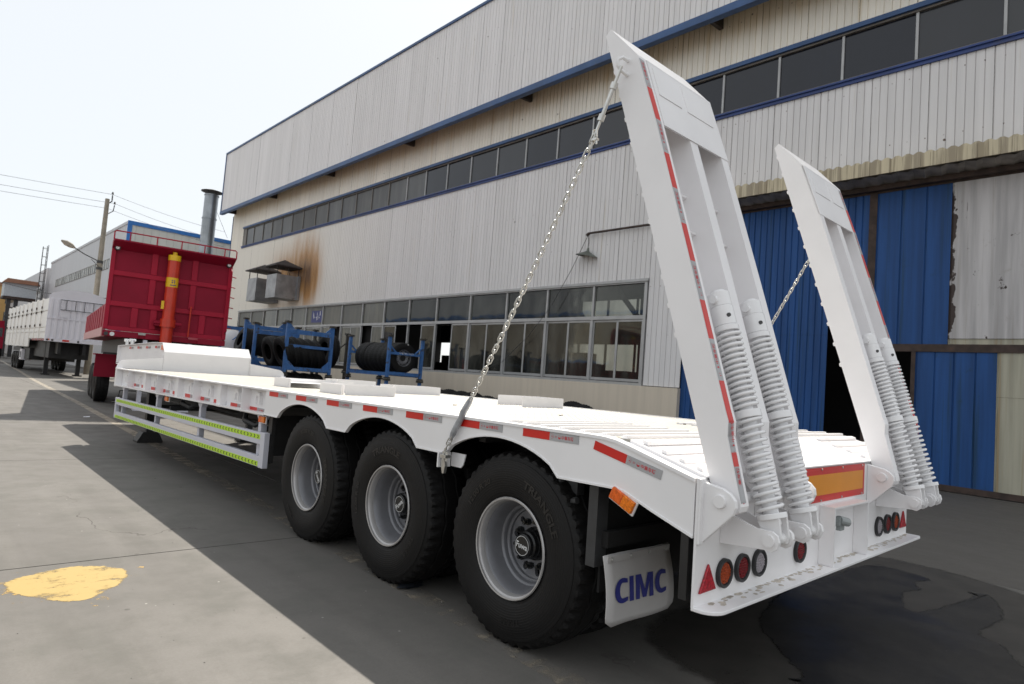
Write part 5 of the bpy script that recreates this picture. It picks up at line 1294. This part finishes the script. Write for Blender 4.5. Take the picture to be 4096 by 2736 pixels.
for k in range(9):
    y0, y1 = .06+k*2.06, .06+(k+1)*2.06-.05
    wpart(MB().box(.0,.05,y0,y1,3.42,4.05), 'fence_panel', M['wtr_side']); wpart(MB().box(.0,.05,y0,y1,2.55,3.36), 'fence_panel', M['wtr_side']); wpart(MB().box(-.01,.05,y0,y1,2.30,2.50), 'fence_rail', M['wtr_side'])
    wpart(MB().box(.0,.05,y0,y1,1.95 if k < 3 else 1.45,2.27), 'lower_panel', M['wtr_side'])
    wpart(MB().box(-.05,.05,y1,y1+.05,1.95 if k < 3 else 1.5,4.1), 'fence_post', M['wtr_side'])
    for z in (2.6, 3.3, 3.55): wpart(MB().box(-.06,-.01,y1-.1,y1-.04,z,z+.12), 'latch', M['rust'])
wpart(MB().box(.055,.075,.06,LW,1.95,4.0), 'side_lining', M['wtr_side']); wpart(MB().box(.4,2.2,1.2,9.,.95,1.83), 'under_box', M['black']); wpart(MB().box(.2,2.5,7.,10.,.7,1.4), 'spare_carrier', M['black']); wpart(MB().box(WW-.05,WW,.06,LW,1.9,4.1), 'far_side', M['wtr_side']); wpart(MB().box(.05,WW-.05,.06,LW,1.9,2.0), 'floor', M['wtr_front'])
for x in (.7,1.8): wpart(MB().box(x-.07,x+.07,.2,LW,1.2,1.88), 'chassis_beam', M['black'])
for k in range(16): wpart(MB().box(.02,.06,.3+k*.3,.45+k*.3,1.84,1.95), 'reflector', M['red_tape' if k % 2 else 'silver_tape'])
for x in (.5, 1.98): wpart(MB().box(x-.1,x+.1,2.4,2.6,.06,1.8).box(x-.2,x+.2,2.3,2.7,0,.07), 'landing_leg', M['black'])
wpart(MB().box(.05,.6,9.2,10.2,.62,1.28), 'tool_box', M['wtr_front']); wpart(MB().box(.03,.049,9.5,9.75,.75,1.15), 'box_hatch', M['black'])
for y in (10.9,12.25,13.6):
    for x in (.2,2.4): o = inst('wheel', TY2, wt, (x,y,.56))
wpart(MB().box(.1,2.5,10.2,14.4,1.15,1.4), 'axle_frame', M['black'])
for k in range(3): wpart(MB().cyl((2.35,-.3,.35+k*.22),(2.35,-.3,.46+k*.22),.06,10), 'striped_post', M['yellow'])

# ------------------------------------------------------------------ far background
gb = thing('grey_hall', 'long light grey industrial hall with bright blue corner trim beyond the chimney', 'factory', (7.1, 55, 0))
def gpart(mb, nm, mat, parent=gb, **k): return mb.build(nm, mat, parent, **k)
gpart(MB().box(0,26,0,38,0,11.5), 'wall', M['grey_bld'])
for k in range(32): gpart(MB().box(.0+k*.55,.53+k*.55,-.03,-.002,0,11.45), 'cladding_panel', M['grey_bld2'])
gpart(MB().box(-.06,26,-.10,-.03,11.45,11.75).box(-.06,.25,-.09,-.032,0,11.45), 'blue_trim', M['sky_blue']); gpart(MB().box(-.06,-.001,-.032,38,11.5,11.72), 'roof_edge', M['grey_bld'])
ws = gpart(MB().box(-.04,-.001,5.4,33,8.40,8.46).box(-.04,-.001,5.4,33,9.18,9.24), 'strip_window', M['brownframe'])
for k in range(28):
    MB().box(-.02,-.001,5.45+k*.98,6.25+k*.98,8.46,9.18).build('pane', M['glass_cl'], ws); MB().box(-.05,-.0,6.25+k*.98,6.43+k*.98,8.46,9.18).build('mullion', M['grey_bld2'], ws)
g2 = thing('far_grey_hall', 'lower grey hall continuing behind the steel ladder, furthest down the road', 'factory', (6.9, 94, 0))
MB().box(0,24,0,95,0,11.1).build('wall', M['grey_bld'], g2); MB().box(-.05,0,4,60,8.2,8.9).build('strip_window', M['glass_cl'], g2)
la = thing('steel_ladder', 'caged steel ladder on the corner of the grey hall', 'ladder', (6.5, 92.5, 0))
for y in (-.5,.5): MB().cyl((0,y,4), (0,y,13.6), .04, 6).build('rail', M['dark'], la)
for x in (-.45,): MB().cyl((x,0,6), (x,0,13.4), .05, 6).build('cage_bar', M['dark'], la)
for k in range(20): MB().cyl((0,-.5,4.3+k*.46), (0,.5,4.3+k*.46), .025, 5).build('rung', M['dark'], la)
for k in range(8): MB().tube([(0,-.5,6.2+k), (-.45,-.3,6.2+k), (-.5,0,6.2+k), (-.45,.3,6.2+k), (0,.5,6.2+k)], .022, 5).build('hoop', M['dark'], la)
st = thing('exhaust_stack', 'tall galvanised exhaust stack with a flat conical cap beside the factory corner', 'chimney', (10.47, 47, 0))
for k, (z0, z1) in enumerate(((0,4.4),(4.42,8.9),(8.92,11.55),(11.57,13.25))): MB().cyl((0,0,z0), (0,0,z1), .46, 28).build('duct_section', M['galv'], st, smooth=40)
for z in (4.41,8.91,11.56,13.25): MB().cyl((0,0,z-.04), (0,0,z+.04), .50, 28).build('flange', M['galv'], st, smooth=40)
MB().lathe([(0,.0),(-.0,.72),(.03,.73),(.22,.05),(.23,0)], 28, Matrix.Translation((0,0,13.5))@Matrix.Rotation(R(-90), 4, 'Y')).build('cap', M['hoodroof'], st, smooth=40)
for a in range(4): MB().cyl((.4*math.cos(a*1.57+.6),.4*math.sin(a*1.57+.6),13.2), (.4*math.cos(a*1.57+.6),.4*math.sin(a*1.57+.6),13.52), .02, 6).build('cap_strut', M['dark'], st)
MB().cyl((.45,0,12.2), (2.2,2.5,10.9), .012, 5).build('guy_wire', M['wire'], st)
PX, PY = 4.0, 46.
po = thing('utility_pole', 'leaning-looking concrete utility pole with a street lamp arm, left of the red tipper', 'pole', (PX, PY, 0))
MB().tube([(0,0,0),(0,0,11.2)], [.19,.125], 14).build('pole', M['concrete_pole'], po, smooth=50)
MB().tube([(.05,0,10.9),(.25,0,11.1),(.25,0,11.5)], .04, 6).tube([(.05,0,10.2),(.38,0,10.5),(.42,0,10.9)], .03, 6).build('crossarm', M['dark'], po)
for z in (11.55, 10.95): MB().lathe([(0,.05),(.05,.07),(.08,.04),(.12,.06),(.16,.03),(.18,0)], 10, Matrix.Translation((.25 if z > 11 else .42,0,z))@Matrix.Rotation(R(-90), 4, 'Y')).build('insulator', M['dark'], po)
arm = MB().tube([(0,-.15,7.1),(-.9,-.15,7.45),(-1.45,-.15,7.75)], .035, 6).tube([(0,-.15,6.75),(-.5,-.15,7.2)], .02, 6).build('lamp_arm', M['dark'], po)
MB().tube([(-1.4,-.15,7.72),(-1.6,-.15,7.82),(-1.9,-.15,7.95),(-2.15,-.15,8.06)], [.05,.15,.17,.05], 10).build('lamp_head', M['concrete_pole'], po, smooth=60)
for z in (7.12, 6.7): MB().cyl((0,0,z-.08), (0,0,z+.08), .185, 14).build('clamp', M['dark'], po)
for k, (zp, xo_, zl, zr_) in enumerate(((11.55,.25,11.35,10.9),(11.0,.42,10.75,10.2),(10.6,.05,10.4,9.8))):
    pts = []
    for i in range(25):
        x = -30+(30+PX+xo_)*i/24; t = i/24; pts.append((x, PY, zp+(zl-zp)*(1-t)*2.0-.7*4*t*(1-t)*.6))
    for i in range(1, 13):
        t = i/12; pts.append((PX+xo_+(11.7-PX-xo_)*t, PY+1.2*t, zp+(zr_-zp)*t-.15*4*t*(1-t)))
    tag(MB().tube(pts, .011, 5).build('overhead_wire', M['wire2']), ('topmost overhead wire crossing the sky at the pole', 'middle overhead wire crossing the sky at the pole', 'lowest overhead wire crossing the sky at the pole')[k], 'wire', 'overhead wires')
tag(MB().tube([(1.5,80,7.6),(4,70,6.4),(5.2,60,5.7),(6.6,52,5.4)], .03, 5).build('slack_cable', M['wire']), 'slack dark cable strung in front of the grey hall above the white trailer', 'wire')
gt = thing('gate_tower', 'small pale blue gate tower with a brown roof at the end of the road', 'tower', (3.0, 95, 0))
MB().box(.1,3.2,0,3,7.2,8.8).build('cabin', M['pale_blue'], gt); MB().prism([(-.1,8.8),(3.5,8.8),(3.2,9.25),(.3,9.3)], 'y', -.4, 3.4).build('roof', M['brown_roof'], gt)
for x in (.5, 1.2): MB().box(x,x+.4,.5,.9,0,7.15).build('column', M['dark'], gt)
MB().box(.05,3.2,.0,3,6.9,7.18).build('floor_beam', M['rust'], gt)
for k in range(3): MB().box(.45,1.65,.45,.5,3.6+k*1.1,3.75+k*1.1).build('brace', M['dark'], gt)
ob = thing('ochre_building', 'ochre and yellow building far away behind the gate tower', 'building', (-2, 135, 0))
MB().box(0,16,0,14,0,11.2).build('wall', M['ochre'], ob); MB().box(-.3,16.3,-.3,14.3,11.2,11.6).build('roof', M['brown_roof'], ob)
for k in range(4):
    for q in range(3): MB().box(1.2+k*3.6,3.2+k*3.6,-.05,-.002,1.8+q*3.2,3.6+q*3.2).build('window', M['glass_cl'], ob)
MB().box(0,16,-.08,-.003,4.6,5.2).build('band', M['pale_blue'], ob)
fr_ = thing('far_truck', 'dark red lorry at the left edge of the picture far down the road', 'lorry', (.2, 82, 0))
MB().box(0,2.5,2.2,9,1.7,3.9).build('body', M['red'], fr_); MB().box(.1,2.4,0,2.15,1.0,3.3).build('cab', M['red'], fr_); MB().box(.25,2.25,-.03,-.001,2.2,3.1).build('windscreen', M['glass'], fr_)
for y in (1.0,6.4,7.6):
    for x in (.25,2.25): inst('wheel', TY2, fr_, (x,y,.56))
MB().box(.3,2.2,.3,8.8,.9,1.65).build('chassis', M['black'], fr_)
tag(MB().box(-9,-2.2,120,123,0,4.2).box(-9.2,-2,119.8,123.2,4.2,4.4).build('low_shed', M['pale_blue']), 'low pale shed at the far end of the road', 'shed')
